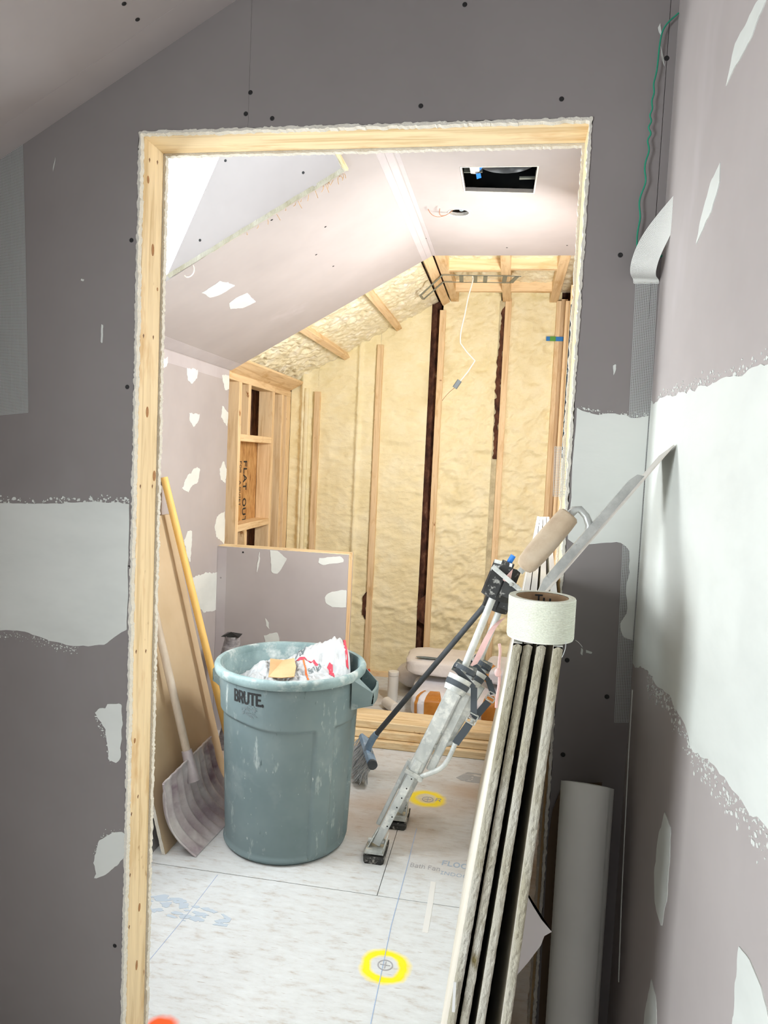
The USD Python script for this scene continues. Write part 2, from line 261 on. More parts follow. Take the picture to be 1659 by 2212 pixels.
# ------------------------------------------------------------------ dimensions of the place
XL, XR, YD, YE, YB = -1.43, 0.25, 1.45, 3.60, 4.66       # left wall, right wall, front of the partition, end of the far drywall, gable stud faces
YR = -1.95                                                # rear wall, behind the camera
ZR, XK, K = 2.40, -0.43, 0.57                             # flat ceiling height, where the slope starts, its rise per metre
def zs(x): return ZR + K*(np.minimum(x, XK)-XK)
DX0, DX1, DZ = -0.785, 0.107, 2.06                        # the rough opening
BT = 0.0127                                               # board thickness
UX, UY, UZ = A([1., 0, 0]), A([0, 1., 0]), A([0, 0, 1.])
SL = A([1, 0, K])/math.hypot(1, K); SN = A([-K, 0, 1])/math.hypot(1, K)

# ---- floor: subfloor panels with a groove between them
fl = thing('floor', kind='structure')
seam = float(at(322, 1863, 'Z', 0)[1]); sx = float(at(836, 1865, 'Z', 0)[0])
edges_y = [YR, -0.16, 1.06, seam, seam+1.22, 4.9]
for k in range(5):
    y0, y1 = edges_y[k], edges_y[k+1]
    xs_ = [XL-0.1, sx if k == 3 else (-0.9 if k % 2 else 0.0) if k != 2 else 99, XR+0.06]
    if k == 2: xs_ = [XL-0.1, XR+0.06]
    for a, b in zip(xs_, xs_[1:]): obj('subfloor_panel', bx(a+0.0012, b-0.0012, y0+0.0015, y1-0.0015, -0.022, 0, 0.0), 'floor_dusty', fl)
obj('joist_deck', bx(XL-0.1, XR+0.06, YR, 4.9, -0.06, -0.024), 'osb', fl)
FLP = Plane((0, 0, 0), UX, UY)
def floor_strip(name, pix, w, m, h=0.0006, label=None):
    q = LineString([FLP.pix(*p) for p in pix]).buffer(w/2, cap_style=2); obj(name, FLP.place(ext(q, h), 0.0002), m, fl, label=label)
floor_strip('chalk_line', [(900, 1790), (880, 1870), (845, 2000), (798, 2225)], 0.0022, 'chalk_blue', label='blue chalk line')
floor_strip('chalk_line', [(470, 1890), (405, 1975), (318, 2080)], 0.0012, 'chalk_blue', label='faint chalk line at the left')
floor_strip('mud_drip', [(936, 1905), (928, 1960), (918, 2015)], 0.018, 'label_white', label='white streak of compound')
def floor_text(t, p0, p1, hgt, m, bold=False, name='lettering', label=None, wide=None):
    a, b = A(FLP.pix(*p0)), A(FLP.pix(*p1)); tm = text_mesh(t, hgt, 0.0006, bold); tm.vertices[:, 2] *= 0.6
    d = (b-a)/np.linalg.norm(b-a); s = np.linalg.norm(b-a)/np.ptp(tm.vertices[:, 0]); tm.vertices[:, 0] *= s
    v = A(tm.vertices); q = a+v[:, :1]*d+v[:, 1:2]*A([-d[1], d[0]])
    obj(name, trimesh.Trimesh(np.c_[q, v[:, 2]+0.0003], tm.faces, process=False), m, fl, label=label)
floor_text('FLOOR', (952, 1868), (1022, 1880), 0.030, 'ink_blue_faded', True, label='faded printed word')
floor_text('INDOOR', (950, 1888), (1022, 1900), 0.020, 'ink_blue_faded', label='faded printed word')
floor_text('Bath Fan', (884, 1872), (948, 1882), 0.026, 'pencil', label='pencilled note')
floor_text('R', (938, 1730), (950, 1732), 0.03, 'pencil', label='pencilled letter in the yellow ring')
def printed_patch(pix, seed, m):
    g = Polygon([FLP.pix(*p) for p in pix]); rng = np.random.default_rng(seed); x0, y0, x1, y1 = g.bounds; bits = []
    for _ in range(70):
        x, y = rng.uniform(x0, x1), rng.uniform(y0, y1); s = rng.uniform(0.006, 0.022)
        bits.append(Polygon([(x+s*rng.uniform(0.5, 1.6)*math.cos(a), y+s*0.6*rng.uniform(0.5, 1.4)*math.sin(a)) for a in np.linspace(0, 6.28, 7)[:-1]]).buffer(0))
    obj('faded_print', FLP.place(ext(unary_union(bits).intersection(g), 0.0006), 0.0002), m, fl, label='worn printed block')
printed_patch([(320, 1938), (355, 1932), (450, 1955), (500, 1985), (490, 2002), (400, 1990), (320, 1968)], 3, 'ink_pale')
printed_patch([(985, 1680), (1010, 1668), (1040, 1672), (1036, 1692), (1000, 1688)], 4, 'ink_print')
for cx, cy, r in ((832, 2085, 0.022), (924, 1727, 0.024)):
    a = A(FLP.pix(cx, cy)); c = Point(a); ring = c.buffer(r).difference(c.buffer(r-0.0035))
    cr = unary_union([LineString([a-[r*.6, 0], a+[r*.6, 0]]).buffer(0.0015), LineString([a-[0, r*.6], a+[0, r*.6]]).buffer(0.0015)])
    obj('target_mark', FLP.place(ext(unary_union([ring, cr]), 0.0006), 0.0004), 'pencil', fl, label='pencilled circle with a cross')

# ---- partition with the doorway
wf = thing('wall_front', kind='structure')
WP = Plane((0, YD, 0), UX, UZ)                            # normal points to -Y, to the camera
prof = Polygon([(XL, 0), (XR, 0), (XR, ZR), (XK, ZR), (XL, zs(XL))])
hole = sbox(DX0, -1, DX1, DZ)
jag = ragged([(DX0-0.004, -0.2), (DX1+0.004, -0.2), (DX1+0.004, DZ+0.004), (DX0-0.004, DZ+0.004)], 0.012, 0.0025, 5)
cut = unary_union([sbox(a-0.0002, 0, a+0.0002, 3) for a in (WP.pix(538, 200)[0],)]+[sbox(0.2345, 1.70, 0.2355, 3)]+[sbox(XL, 1.165, DX0, 1.167), sbox(DX1, 1.30, XR, 1.302)])
for g in prof.difference(jag).difference(cut).geoms:
    if g.area > 1e-3: obj('drywall_panel', WP.place(ext(g, BT), -BT), 'shaded_purple_board', wf)
g2 = prof.difference(ragged([(DX0-0.001, -0.2), (DX1+0.001, -0.2), (DX1+0.001, DZ+0.001), (DX0-0.001, DZ+0.001)], 0.012, 0.003, 6))
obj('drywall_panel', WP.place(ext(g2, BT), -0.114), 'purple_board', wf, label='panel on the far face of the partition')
def rim(off, seed, y0, y1, out):
    """the rough cut edge of the board round the opening"""
    o = ragged([(DX0-out, -0.2), (DX1+out, -0.2), (DX1+out, DZ+out), (DX0-out, DZ+out)], 0.004, 0.0012, seed, 1.6)
    i = ragged([(DX0+off, -0.3), (DX1-off, -0.3), (DX1-off, DZ-off), (DX0+off, DZ-off)], 0.004, 0.0012, seed+1, 1.6)
    return o.difference(i).intersection(sbox(-3, 0, 3, 3))
obj('cut_edge', WP.place(ext(rim(0.001, 11, 0, 0, 0.0042), BT+0.002), -BT), 'gypsum_white', wf, label='rough white gypsum edge')
obj('cut_edge', WP.place(ext(rim(0.005, 21, 0, 0, 0.006), BT), -0.1135), 'gypsum_white', wf, label='rough white gypsum edge, far side')
def mud_on(plane, pix, parent, seed, amp=0.004, step=0.010, th=0.0012, clip=None, m='mud', name='joint_compound', raw=False, label='pale joint compound patch'):
    g = ragged([p if raw else plane.pix(*p) for p in pix], step, amp, seed)
    if clip is not None: g = g.intersection(clip)
    obj(name, plane.place(ext(g, th), 0.0), m, parent, label=label)
wclip = prof.difference(jag.buffer(0.004))
lb = [WP.pix(*p) for p in [(-40, 1086), (60, 1089), (150, 1086), (215, 1083), (262, 1086), (300, 1090), (300, 1352), (278, 1357), (250, 1375), (225, 1393), (170, 1397), (110, 1385), (60, 1366), (0, 1360), (-40, 1362)]]
mud_on(WP, [(XL-.01, lb[0][1]-.004)]+lb+[(XL-.01, lb[-1][1]+.006)], wf, 1, clip=wclip, raw=True, label='wide band of joint compound left of the doorway')
mud_on(WP, [(1225, 872), (1262, 888), (1290, 896), (1330, 893), (1352, 898), (1362, 906), (1420, 897), (1410, 1100), (1390, 1190), (1383, 1300), (1372, 1385), (1345, 1375), (1340, 1345), (1354, 1320), (1350, 1270), (1362, 1230), (1360, 1190), (1340, 1172), (1300, 1172), (1250, 1177), (1222, 1160)], wf, 2, clip=wclip.intersection(sbox(-3, 0, XR-0.003, 3)), label='band of joint compound right of the doorway')
mud_on(WP, [(205, 1540), (215, 1530), (228, 1530), (235, 1518), (262, 1520), (265, 1560), (260, 1640), (250, 1648), (236, 1640), (232, 1600), (228, 1575), (218, 1560)], wf, 3, 0.003, 0.006)
mud_on(WP, [(215, 1815), (240, 1800), (262, 1795), (272, 1800), (270, 1850), (255, 1868), (235, 1885), (210, 1897), (203, 1895), (208, 1885), (203, 1862), (210, 1830)], wf, 4, 0.003, 0.006)
for k, p in enumerate([[(1325, 790), (1331, 786), (1330, 800), (1324, 812)], [(1256, 1400), (1260, 1402), (1258, 1416), (1254, 1412)], [(1266, 1404), (1280, 1408), (1278, 1412), (1266, 1410)], [(220, 700), (224, 702), (222, 742), (218, 740)], [(112, 380), (120, 340), (118, 360), (108, 384)], [(176, 602), (182, 604), (180, 608), (175, 606)], [(1421, 60), (1426, 50), (1429, 80), (1423, 72)], [(1428, 100), (1434, 128), (1436, 144), (1430, 130)]]):
    mud_on(WP, p, wf, 40+k, 0.001, 0.004, 0.0008, label='small smear of compound')
def screw(plane, q, parent, r=0.0031):
    a = np.linspace(0, 2*np.pi, 15)[:-1]
    ring = np.stack([np.r_[r*1.5*np.cos(a)], np.r_[r*1.5*np.sin(a)]], 1); inn = ring*0.66; core = ring*0.35
    P = np.stack([np.c_[ring, np.full(14, 0.0001)], np.c_[inn, np.full(14, 0.0006)], np.c_[core, np.full(14, 0.0003)], np.c_[core*0.02, np.full(14, 0.0003)]])
    P[..., 0] += q[0]; P[..., 1] += q[1]; s = grid(P[::-1], True)
    obj('drywall_screw', plane.place(s, 0.0002), 'screw_black', parent)
for p in ((1004, 10), (541, 200), (531, 246), (588, 256), (909, 229), (1213, 214), (293, 136), (284, 519), (275, 836), (1340, 551), (1440, 126), (1225, 1426), (1311, 1505), (1216, 1630), (248, 2043)):
    screw(WP, WP.pix(*p), wf)
def speckle(plane, pix, parent, seed, n, spread, clip, smin=0.0008, smax=0.004, bias=0.4):
    rg_ = np.random.default_rng(seed); P_ = A([plane.pix(*p) for p in pix]); L_ = np.r_[0, np.cumsum(np.linalg.norm(np.diff(P_, axis=0), axis=1))]; bl = []
    for _ in range(n):
        t_ = rg_.uniform(0, L_[-1]); c_ = A([np.interp(t_, L_, P_[:, i]) for i in (0, 1)])+A([rg_.normal(0, spread*.4), rg_.normal(-bias*spread, spread)]); r_ = rg_.uniform(smin, smax)*rg_.uniform(.3, 1); a_ = np.linspace(0, 2*np.pi, 8)[:-1]
        bl.append(Polygon(c_+np.c_[r_*np.cos(a_)*rg_.uniform(.5, 1.6), r_*np.sin(a_)]*rg_.uniform(.6, 1.3, (7, 1))).buffer(0))
    obj('compound_flecks', plane.place(ext(unary_union(bl).intersection(clip), 0.0009), 0.0001), 'mud', parent, kind='stuff')
speckle(WP, [(-330, 1072), (0, 1083), (100, 1083), (200, 1081), (285, 1084)], wf, 1, 330, 0.004, wclip, .0008, .004, -.5)
speckle(WP, [(0, 1366), (60, 1372), (110, 1390), (170, 1400)], wf, 2, 120, 0.006, wclip, .0006, .0022, .6)
speckle(WP, [(1240, 880), (1290, 892), (1360, 898), (1400, 894)], wf, 3, 80, 0.003, wclip, .0006, .0022, -.5)
speckle(WP, [(205, 1540), (232, 1600), (238, 1645)], wf, 4, 60, 0.006, wclip, .0006, .0022, .2); speckle(WP, [(205, 1840), (225, 1805), (265, 1793)], wf, 5, 60, 0.006, wclip, .0006, .0022, .2)
# ---- framed opening
do = thing('door_1', kind='structure')
yj0, yj1 = YD+BT, YD+BT+0.0889
obj('header_board', bx(DX0-0.038, DX1+0.038, yj0, yj1, DZ, DZ+0.038, 0.002), 'pale_wood_x', do)
obj('jamb_stud', bx(DX0-0.038, DX0, yj0, yj1, 0, DZ-0.0003, 0.002), 'pale_wood_z', do)
obj('jamb_stud', bx(DX1, DX1+0.038, yj0, yj1, 0, DZ-0.0003, 0.002), 'pale_wood_z', do)
JP = Plane((DX0, yj0, 0), -UY, UZ)
if JP.n[0] < 0: JP = Plane((DX0, yj0, 0), UY, UZ)
kr = np.random.default_rng(8)
mottled('knot', [(0.3, (150, 104, 62)), (0.7, (176, 130, 84))], 60, rough=0.7); plain('nail_mark', (120, 84, 52), 0.7)
for px, py, r, rz in ((330, 540, 0.006, 0.013), (318, 890, 0.006, 0.012), (333, 1028, 0.007, 0.012), (291, 1600, 0.004, 0.006), (301, 1960, 0.005, 0.010), (295, 2085, 0.005, 0.012), (340, 625, 0.003, 0.004), (320, 388, 0.005, 0.008)):
    q = JP.pix(px, py); a = np.linspace(0, 2*np.pi, 14)[:-1]; obj('knot', JP.place(ext(Polygon(np.c_[q[0]+r*np.cos(a), q[1]+rz*np.sin(a)]), 0.0003), 0.0), 'knot', do)
for px, py in ((310, 725), (331, 728), (303, 1050), (329, 1050), (294, 1407), (315, 1406), (323, 345), (340, 350), (284, 1758), (298, 1720), (281, 1890), (279, 2002)):
    q = JP.pix(px, py); obj('nail_dimple', JP.place(ext(Polygon([(q[0]-0.003, q[1]), (q[0], q[1]-0.006), (q[0]+0.003, q[1]+0.001), (q[0], q[1]+0.004)]), 0.0003), 0.0), 'nail_mark', do)

wk = thing('work_light', 'added unseen light bar on the right wall brightening the far room', 'added light', (0.23, 2.74, 1.72), kind='structure')  # unseen lamp body added to carry the extra far-room light
obj('housing', bar(A([0.222, 2.743, 1.45]), A([0.222, 2.743, 1.99]), 0.11, 0.03, (-0.66, 0.74, 0), 0.004), 'black_plastic', wk)
# ---- left wall, right wall, rear wall
wl = thing('wall_left', kind='structure')
LP = Plane((XL, 0, 0), UY, UZ)                            # normal +X
for y0, y1, z0, z1 in ((YR, -0.75, 0, zs(XL)), (0.25, YD+0.012, 0, zs(XL)), (-0.75, 0.25, 0, 0.70), (-0.75, 0.25, 1.70, zs(XL)), (1.5640, 1.70, 0, zs(XL)), (2.33, YE-0.02, 0, zs(XL)), (1.70, 2.33, 0, 0.78), (1.70, 2.33, 1.52, zs(XL))):
    obj('drywall_panel', bx(XL-BT, XL, y0, y1, z0, z1, 0), 'purple_board', wl)
lc = sbox(1.565, 0.0, YE-0.021, 1.80)
for k, p in enumerate([[(404, 795), (427, 798), (426, 815), (415, 828), (405, 820)], [(408, 892), (431, 895), (429, 910), (418, 922), (409, 910)], [(393, 1055), (400, 1035), (425, 1007), (432, 1015), (428, 1040), (410, 1055), (407, 1065)], [(398, 1165), (405, 1148), (414, 1147), (413, 1190), (411, 1214), (402, 1200)],
                       [(479, 812), (495, 805), (495, 842), (485, 840)], [(478, 900), (480, 876), (494, 895), (490, 922)], [(474, 1010), (483, 997), (490, 1015), (486, 1045), (476, 1035)], [(468, 1115), (484, 1105), (488, 1140), (484, 1176), (468, 1160), (463, 1140)], [(403, 1254), (440, 1238), (475, 1236), (475, 1318), (440, 1322), (418, 1300)], [(352, 775), (362, 772), (360, 790), (352, 796)], [(345, 1160), (352, 1155), (350, 1170)]]):
    mud_on(LP, p, wl, 60+k, 0.008, 0.007, clip=lc)
obj('joint_tape', LP.place(ext(sbox(1.57, zs(XL)-0.055, YE-0.022, zs(XL)-0.004), 0.0006)), 'tape_paper', wl, label='paper tape along the top of the wall')
for p in ((420, 762), (447, 1245)): screw(LP, LP.pix(*p), wl)
# open framing of the left wall beyond the drywall
def stud(parent, x0, x1, y0, y1, z0, z1, m='wood_z', name='stud', label=None): return obj(name, bx(x0, x1, y0, y1, z0, z1, 0.002), m, parent, label=label)
x0, x1 = XL-BT-0.0889, XL-BT
zt = zs(XL)-0.04
stud(wl, x0, x1, 3.575, 3.612, 0, zt)
stud(wl, x0, x1, 3.762, 3.800, 0, zt)
stud(wl, x0, x1, 3.905, 3.943, 1.516, zt, label='short cripple stud above the niche')
stud(wl, x0, x1, 3.905, 3.943, 0, 0.985, label='short stud below the niche')
stud(wl, x0, x1, 4.318, 4.356, 0, zt)
stud(wl, x0, x1, 4.505, 4.543, 0, zt); stud(wl, x0, x1, 4.60, 4.638, 0, zt); stud(wl, x0-0.0, x1, 4.64, 4.70, 0, zt)
stud(wl, x0, x1, 3.800, 4.318, 1.478, 1.516, 'wood_y', 'blocking', 'board above the niche'); stud(wl, x0, x1, 3.800, 4.318, 0.985, 1.023, 'wood_y', 'blocking', 'board below the niche')
stud(wl, x0-0.0, x1, 3.575, 4.70, zt, zt+0.038, 'wood_y', 'top_plate')
zb = zt+0.04
b = bx(0, 1, 3.585, 4.66, 0, 0.012); v = b.vertices.copy(); v = np.c_[XL-0.03+v[:, 0]*0.105, v[:, 1], zs(XL)-0.012+v[:, 0]*0.105*K+v[:, 2]]
obj('top_plate', trimesh.Trimesh(v, b.faces, process=False), 'wood_y', wl, label='sloped board above the top plate')
OP = Plane((x0-0.001, 0, 0), UY, UZ)
obj('osb_back', bx(x0-0.012, x0-0.001, 3.80, 4.318, 1.0, 1.50), 'osb', wl)
obj('outer_sheathing', bx(x0-0.075, x0-0.06, 3.3, 4.8, -0.02, 2.0), 'old_board', wl)
for t, yy, zz, hgt, bold in (('FLAT', 4.098, 1.375, 0.052, True), ('OUT', 4.098, 1.155, 0.052, True), ('FOR', 4.035, 1.37, 0.026, False), ('A QUIET', 4.035, 1.255, 0.026, False)):
    tm = text_mesh(t, hgt, 0.001, bold); v = A(tm.vertices)
    obj('printed_lettering', trimesh.Trimesh(np.c_[x0-0.001+v[:, 2], yy+v[:, 1], zz-v[:, 0]], tm.faces, process=False), 'ink_black', wl, label='black printed lettering running down the board')
obj('red_label', bx(x0-0.001, x0+0.0006, 3.985, 4.018, 1.025, 1.30), 'label_white', wl, label='red and white printed label')
for z0_, z1_, m in ((1.03, 1.09, 'red_label'), (1.115, 1.16, 'red_label'), (1.165, 1.185, 'ink_black'), (1.19, 1.225, 'red_label'), (1.235, 1.25, 'ink_black'), (1.262, 1.275, 'ink_black')):
    obj('label_stripe', bx(x0+0.0006, x0+0.0012, 3.987, 4.016, z0_, z1_), m, wl)
# right wall
wr = thing('wall_right', kind='structure')
RP = Plane((XR, 0, 0), -UY, UZ)                           # normal -X
obj('drywall_panel', bx(XR, XR+BT, YR, YD+0.014, 0, ZR), 'purple_board', wr)
for ya, yb, za, zb_ in ((YD+0.014, 1.90, 0, ZR+0.2), (2.94, 4.9, 0, ZR+0.2), (1.90, 2.94, 0, 1.33), (1.90, 2.94, 2.11, ZR+0.2)):
    obj('outer_sheathing', bx(XR+0.06, XR+0.072, ya, yb, za, zb_), 'osb', wr)
w3 = thing('window_3', kind='structure')
obj('window_frame', cat(bx(XR+0.03, XR+0.08, 1.90, 1.94, 1.33, 2.11), bx(XR+0.03, XR+0.08, 2.90, 2.94, 1.33, 2.11), bx(XR+0.03, XR+0.08, 1.94, 2.90, 1.33, 1.37), bx(XR+0.03, XR+0.08, 1.94, 2.90, 2.07, 2.11)), 'white_plastic', w3)
obj('pane', bx(XR+0.05, XR+0.054, 1.94, 2.90, 1.37, 2.07), 'glass', w3)
for k, y in enumerate((1.62, 1.87, 2.97, 3.24, 3.65, 4.02, 4.40)): stud(wr, XR+0.004, XR+0.06, y-0.019, y+0.019, 0, ZR-0.04)
rc = sbox(-YD+0.002, 0, 3, ZR)
mud_on(RP, [(1360, 885), (1415, 868), (1460, 850), (1530, 832), (1600, 806), (1690, 772), (1780, 740), (1900, 2000), (1700, 1835), (1640, 1772), (1600, 1722), (1560, 1682), (1530, 1642), (1500, 1622), (1480, 1562), (1450, 1502), (1420, 1482), (1400, 1446), (1350, 1430)], wr, 80, 0.010, 0.014, clip=rc, label='broad field of joint compound')
for k, p in enumerate([[(1437, 1757), (1450, 1790), (1448, 1860), (1440, 1950), (1430, 2005), (1415, 1950), (1415, 1880), (1425, 1800)], [(1408, 2118), (1418, 2160), (1420, 2260), (1386, 2260), (1395, 2180)], [(1600, 2045), (1625, 2080), (1650, 2140), (1675, 2260), (1580, 2260), (1590, 2130)], [(1557, 355), (1555, 400), (1540, 450), (1505, 527), (1515, 470), (1535, 400)], [(1640, 0), (1662, -10), (1620, 90), (1570, 180), (1590, 90)]]):
    mud_on(RP, p, wr, 90+k, 0.004, 0.008, clip=rc)
speckle(RP, [(1400, 1446), (1420, 1482), (1450, 1502), (1480, 1562), (1500, 1622), (1530, 1642), (1560, 1682), (1600, 1722), (1700, 1835)], wr, 11, 420, 0.012, rc, .0008, .0035, .8)
speckle(RP, [(1420, 868), (1460, 850), (1530, 832), (1600, 806), (1690, 772)], wr, 12, 160, 0.006, rc, .0008, .003, -.6)
cs = [at(x, y, 'X', XR-0.012) for x, y in ((1366, 1490), (1358, 1620), (1350, 1780), (1342, 1950), (1336, 2120))]
obj('loose_tape_edge', cat(*[bar(p, q, 0.006, 0.0012, UX) for p, q in zip(cs, cs[1:])]), 'mud', wr, label='loose strip of tape along the corner')
rr = thing('wall_rear', kind='structure')
QP = Plane((0, YR, 0), UX, UZ)
obj('drywall_panel', QP.place(ext(prof, BT), 0), 'purple_board', rr)
w2 = thing('window_2', kind='structure')  # added window, out of view, for the front room's fill light
wy0, wy1, wz0, wz1 = -0.75, 0.25, 0.70, 1.70
obj('window_frame', cat(bx(XL-0.06, XL+0.01, wy0, wy0+0.04, wz0, wz1), bx(XL-0.06, XL+0.01, wy1-0.04, wy1, wz0, wz1), bx(XL-0.06, XL+0.01, wy0, wy1, wz0, wz0+0.04), bx(XL-0.06, XL+0.01, wy0, wy1, wz1-0.04, wz1)), 'white_plastic', w2)
obj('pane', bx(XL-0.03, XL-0.026, wy0+0.04, wy1-0.04, wz0+0.04, wz1-0.04), 'glass', w2)

w4 = thing('window_4', kind='structure')
obj('window_frame', cat(bx(XL-0.06, XL+0.004, 1.70, 1.73, 0.78, 1.52), bx(XL-0.06, XL+0.004, 2.30, 2.33, 0.78, 1.52), bx(XL-0.06, XL+0.004, 1.73, 2.30, 0.78, 0.81), bx(XL-0.06, XL+0.004, 1.73, 2.30, 1.49, 1.52)), 'white_plastic', w4)
obj('pane', bx(XL-0.03, XL-0.026, 1.73, 2.30, 0.81, 1.49), 'glass', w4)
# ---- ceilings
ce = thing('ceiling', kind='structure')
SP = Plane((XK, 0, ZR), UY, SL)                           # slope plane: u along Y, v up the slope; normal must point down into the room
if SP.n[2] > 0: SP = Plane((XK, 0, ZR), -UY, SL)
sgn = 1 if SP.u[1] > 0 else -1
def sq(x, y): return (sgn*y, (x-XK)*math.hypot(1, K))
SHX0, SHX1, SHY0, SHY1 = -1.19, -0.571, 1.62, 2.341
def srect(xa, xb, ya, yb): return Polygon([sq(xa, ya), sq(xb, ya), sq(xb, yb), sq(xa, yb)])
light_hole = ragged([sq(SHX0, SHY0), sq(SHX1, SHY0), sq(SHX1, SHY1), sq(SHX0, SHY1)], 0.01, 0.0025, 31, 0.8)
obj('drywall_panel', SP.place(ext(srect(XL, XK, 1.564, YE).difference(light_hole), BT), -BT), 'purple_board', ce)
obj('drywall_panel', SP.place(ext(srect(XL, XK, YR, YD+0.012), BT), -BT), 'purple_board', ce)
CP = Plane((0, 0, ZR), UX, -UY)                           # flat ceiling, normal down
fanp = [CP.pix(*p) for p in ((997, 361), (1161, 359), (1152, 416), (1005, 412))]; fan_hole = Polygon(fanp)
can_c = A(CP.pix(991, 459)); can_hole = Point(can_c).buffer(0.040)
flat = sbox(XK, -YE, XR+0.05, -1.564)
obj('drywall_panel', CP.place(ext(flat.difference(fan_hole).difference(can_hole), BT), -BT), 'purple_board', ce)
obj('drywall_panel', CP.place(ext(sbox(XK, -YD, XR, -YR), BT), -BT), 'purple_board', ce)
fb = fan_hole.buffer(0.005, join_style=2).difference(fan_hole); obj('cut_edge', CP.place(ext(fb, BT+0.002), -BT), 'gypsum_white', ce)
obj('cut_edge', CP.place(ext(Point(can_c).buffer(0.0445).difference(can_hole), BT+0.002), -BT), 'gypsum_white', ce)
lhb = light_hole.buffer(0.0015).difference(light_hole.buffer(-0.0025)); obj('cut_edge', SP.place(ext(lhb, BT+0.0018), -BT), 'gypsum', ce, label='ragged cut edge of the skylight opening')
fr = np.random.default_rng(5)
for k in range(26):                                       # torn paper fibres on that edge
    x = SHX1-abs(fr.normal(0.02, 0.09)) if k < 20 else fr.uniform(-1.1, -0.6); p = A([x, SHY1+0.004, zs(x)-0.004]); d = A([fr.normal(0, .3), fr.normal(0.6, .3), -fr.uniform(0.2, 1)])
    L_ = fr.uniform(0.006, 0.022); obj('torn_fibre', tube([p, p+d*L_*.5, p+d*L_+A([fr.normal(0, .004), 0, fr.normal(0, .004)])], 0.0011, 5), 'cardboard', ce)
c0 = A([-1.075, SHY1+0.004, zs(-1.075)-0.002]); obj('torn_fibre', tube([c0, c0+[.004, .002, -.02], c0+[-.006, .004, -.035], c0+[-.022, .004, -.04], c0+[-.030, .004, -.034]], 0.0022, 6, smooth=16), 'gypsum_white', ce)
for a, b in ((-0.046, -0.025), (-0.0235, -0.003)): obj('joint_tape', SP.place(ext(Polygon([sq(XK+a, 1.566), sq(XK+b, 1.566), sq(XK+b, YE), sq(XK+a, YE)]), 0.0006)), 'tape_paper', ce)
obj('joint_tape', CP.place(ext(sbox(XK+0.002, -YE, XK+0.018, -1.566), 0.0006)), 'tape_paper', ce, label='paper tape along the ceiling break')
obj('joint_tape', SP.place(ext(srect(XL+0.002, XL+0.055, 1.566, YE), 0.0006)), 'tape_paper', ce, label='paper tape along the left edge of the slope')
for k, p in enumerate([[(437, 632), (455, 620), (475, 607), (490, 610), (507, 617), (480, 635), (455, 642)], [(495, 655), (510, 642), (535, 632), (553, 652), (525, 665), (497, 667)]]): mud_on(SP, p, ce, 110+k, 0.005, 0.01)
for p in ((587, 475), (703, 490), (683, 550), (720, 575), (268, 8), (297, 42)): screw(SP, SP.pix(*p), ce)
for p in ((884, 450), (920, 515), (1095, 535), (1225, 530)): screw(CP, CP.pix(*p), ce)
obj('joint_tape', SP.place(ext(srect(XL, XK, YD-0.075, YD-0.03), 0.0004)), 'purple_board', ce, label='paper tape near the partition')
# roof over it all, with the skylight well
rf = thing('roof', kind='structure')
def yslab(poly, y0, y1):
    m = ext(poly, y1-y0); v = A(m.vertices); t = trimesh.Trimesh(np.c_[v[:, 0], y0+v[:, 2], v[:, 1]], m.faces, process=False); t.fix_normals(); return t
deck = Polygon([(-1.75, 2.02), (-0.43, 2.78), (0.45, 2.78), (0.45, 2.80), (-0.43, 2.80), (-1.75, 2.04)])
obj('roof_deck', yslab(deck, YR-0.1, SHY0-0.03), 'roof_dark', rf); obj('roof_deck', yslab(deck, 3.4, 5.0), 'roof_dark', rf)
obj('roof_deck', yslab(deck.difference(sbox(-1.75, 1.9, -0.545, 3)), SHY0-0.03, 3.4), 'roof_dark', rf)
obj('outer_wall', bx(-1.76, -1.74, 1.3, 5.0, -0.1, 2.06), 'roof_dark', rf)
w1 = thing('window_1', kind='structure')
PB, PT = (-1.175, 1.968), (-0.571, 3.297)
side = Polygon([PB, (SHX1, zs(SHX1)+0.012), (SHX1+0.014, zs(SHX1)+0.012), (SHX1+0.014, 3.31), PT])
obj('shaft_panel', yslab(side, SHY1, SHY1+BT), 'purple_board', w1); obj('shaft_panel', yslab(side, SHY0-BT, SHY0), 'purple_board', w1)
obj('shaft_panel', bx(SHX1, SHX1+BT, SHY0, SHY1, zs(SHX1)+0.012, 3.31), 'purple_board', w1)
obj('edge_board', bx(SHX1-0.001, SHX1+0.012, SHY0, SHY1-0.004, zs(SHX1)-0.001, zs(SHX1)+0.018), 'pale_wood_y', w1)
pd = A([PT[0]-PB[0], 0, PT[1]-PB[1]]); PLn = np.linalg.norm(pd); pd /= PLn
obj('pane', bar(A([PB[0], 1.98, PB[1]])-PANE_N*0.012, A([PT[0], 1.98, PT[1]])-PANE_N*0.012, 0.72, 0.004, PANE_N), 'glass', w1)
SW = Plane((0, SHY1, 0), UX, UZ)
for p in ((487, 347), (655, 373), (432, 519)): screw(SW, SW.pix(*p), w1, 0.003)
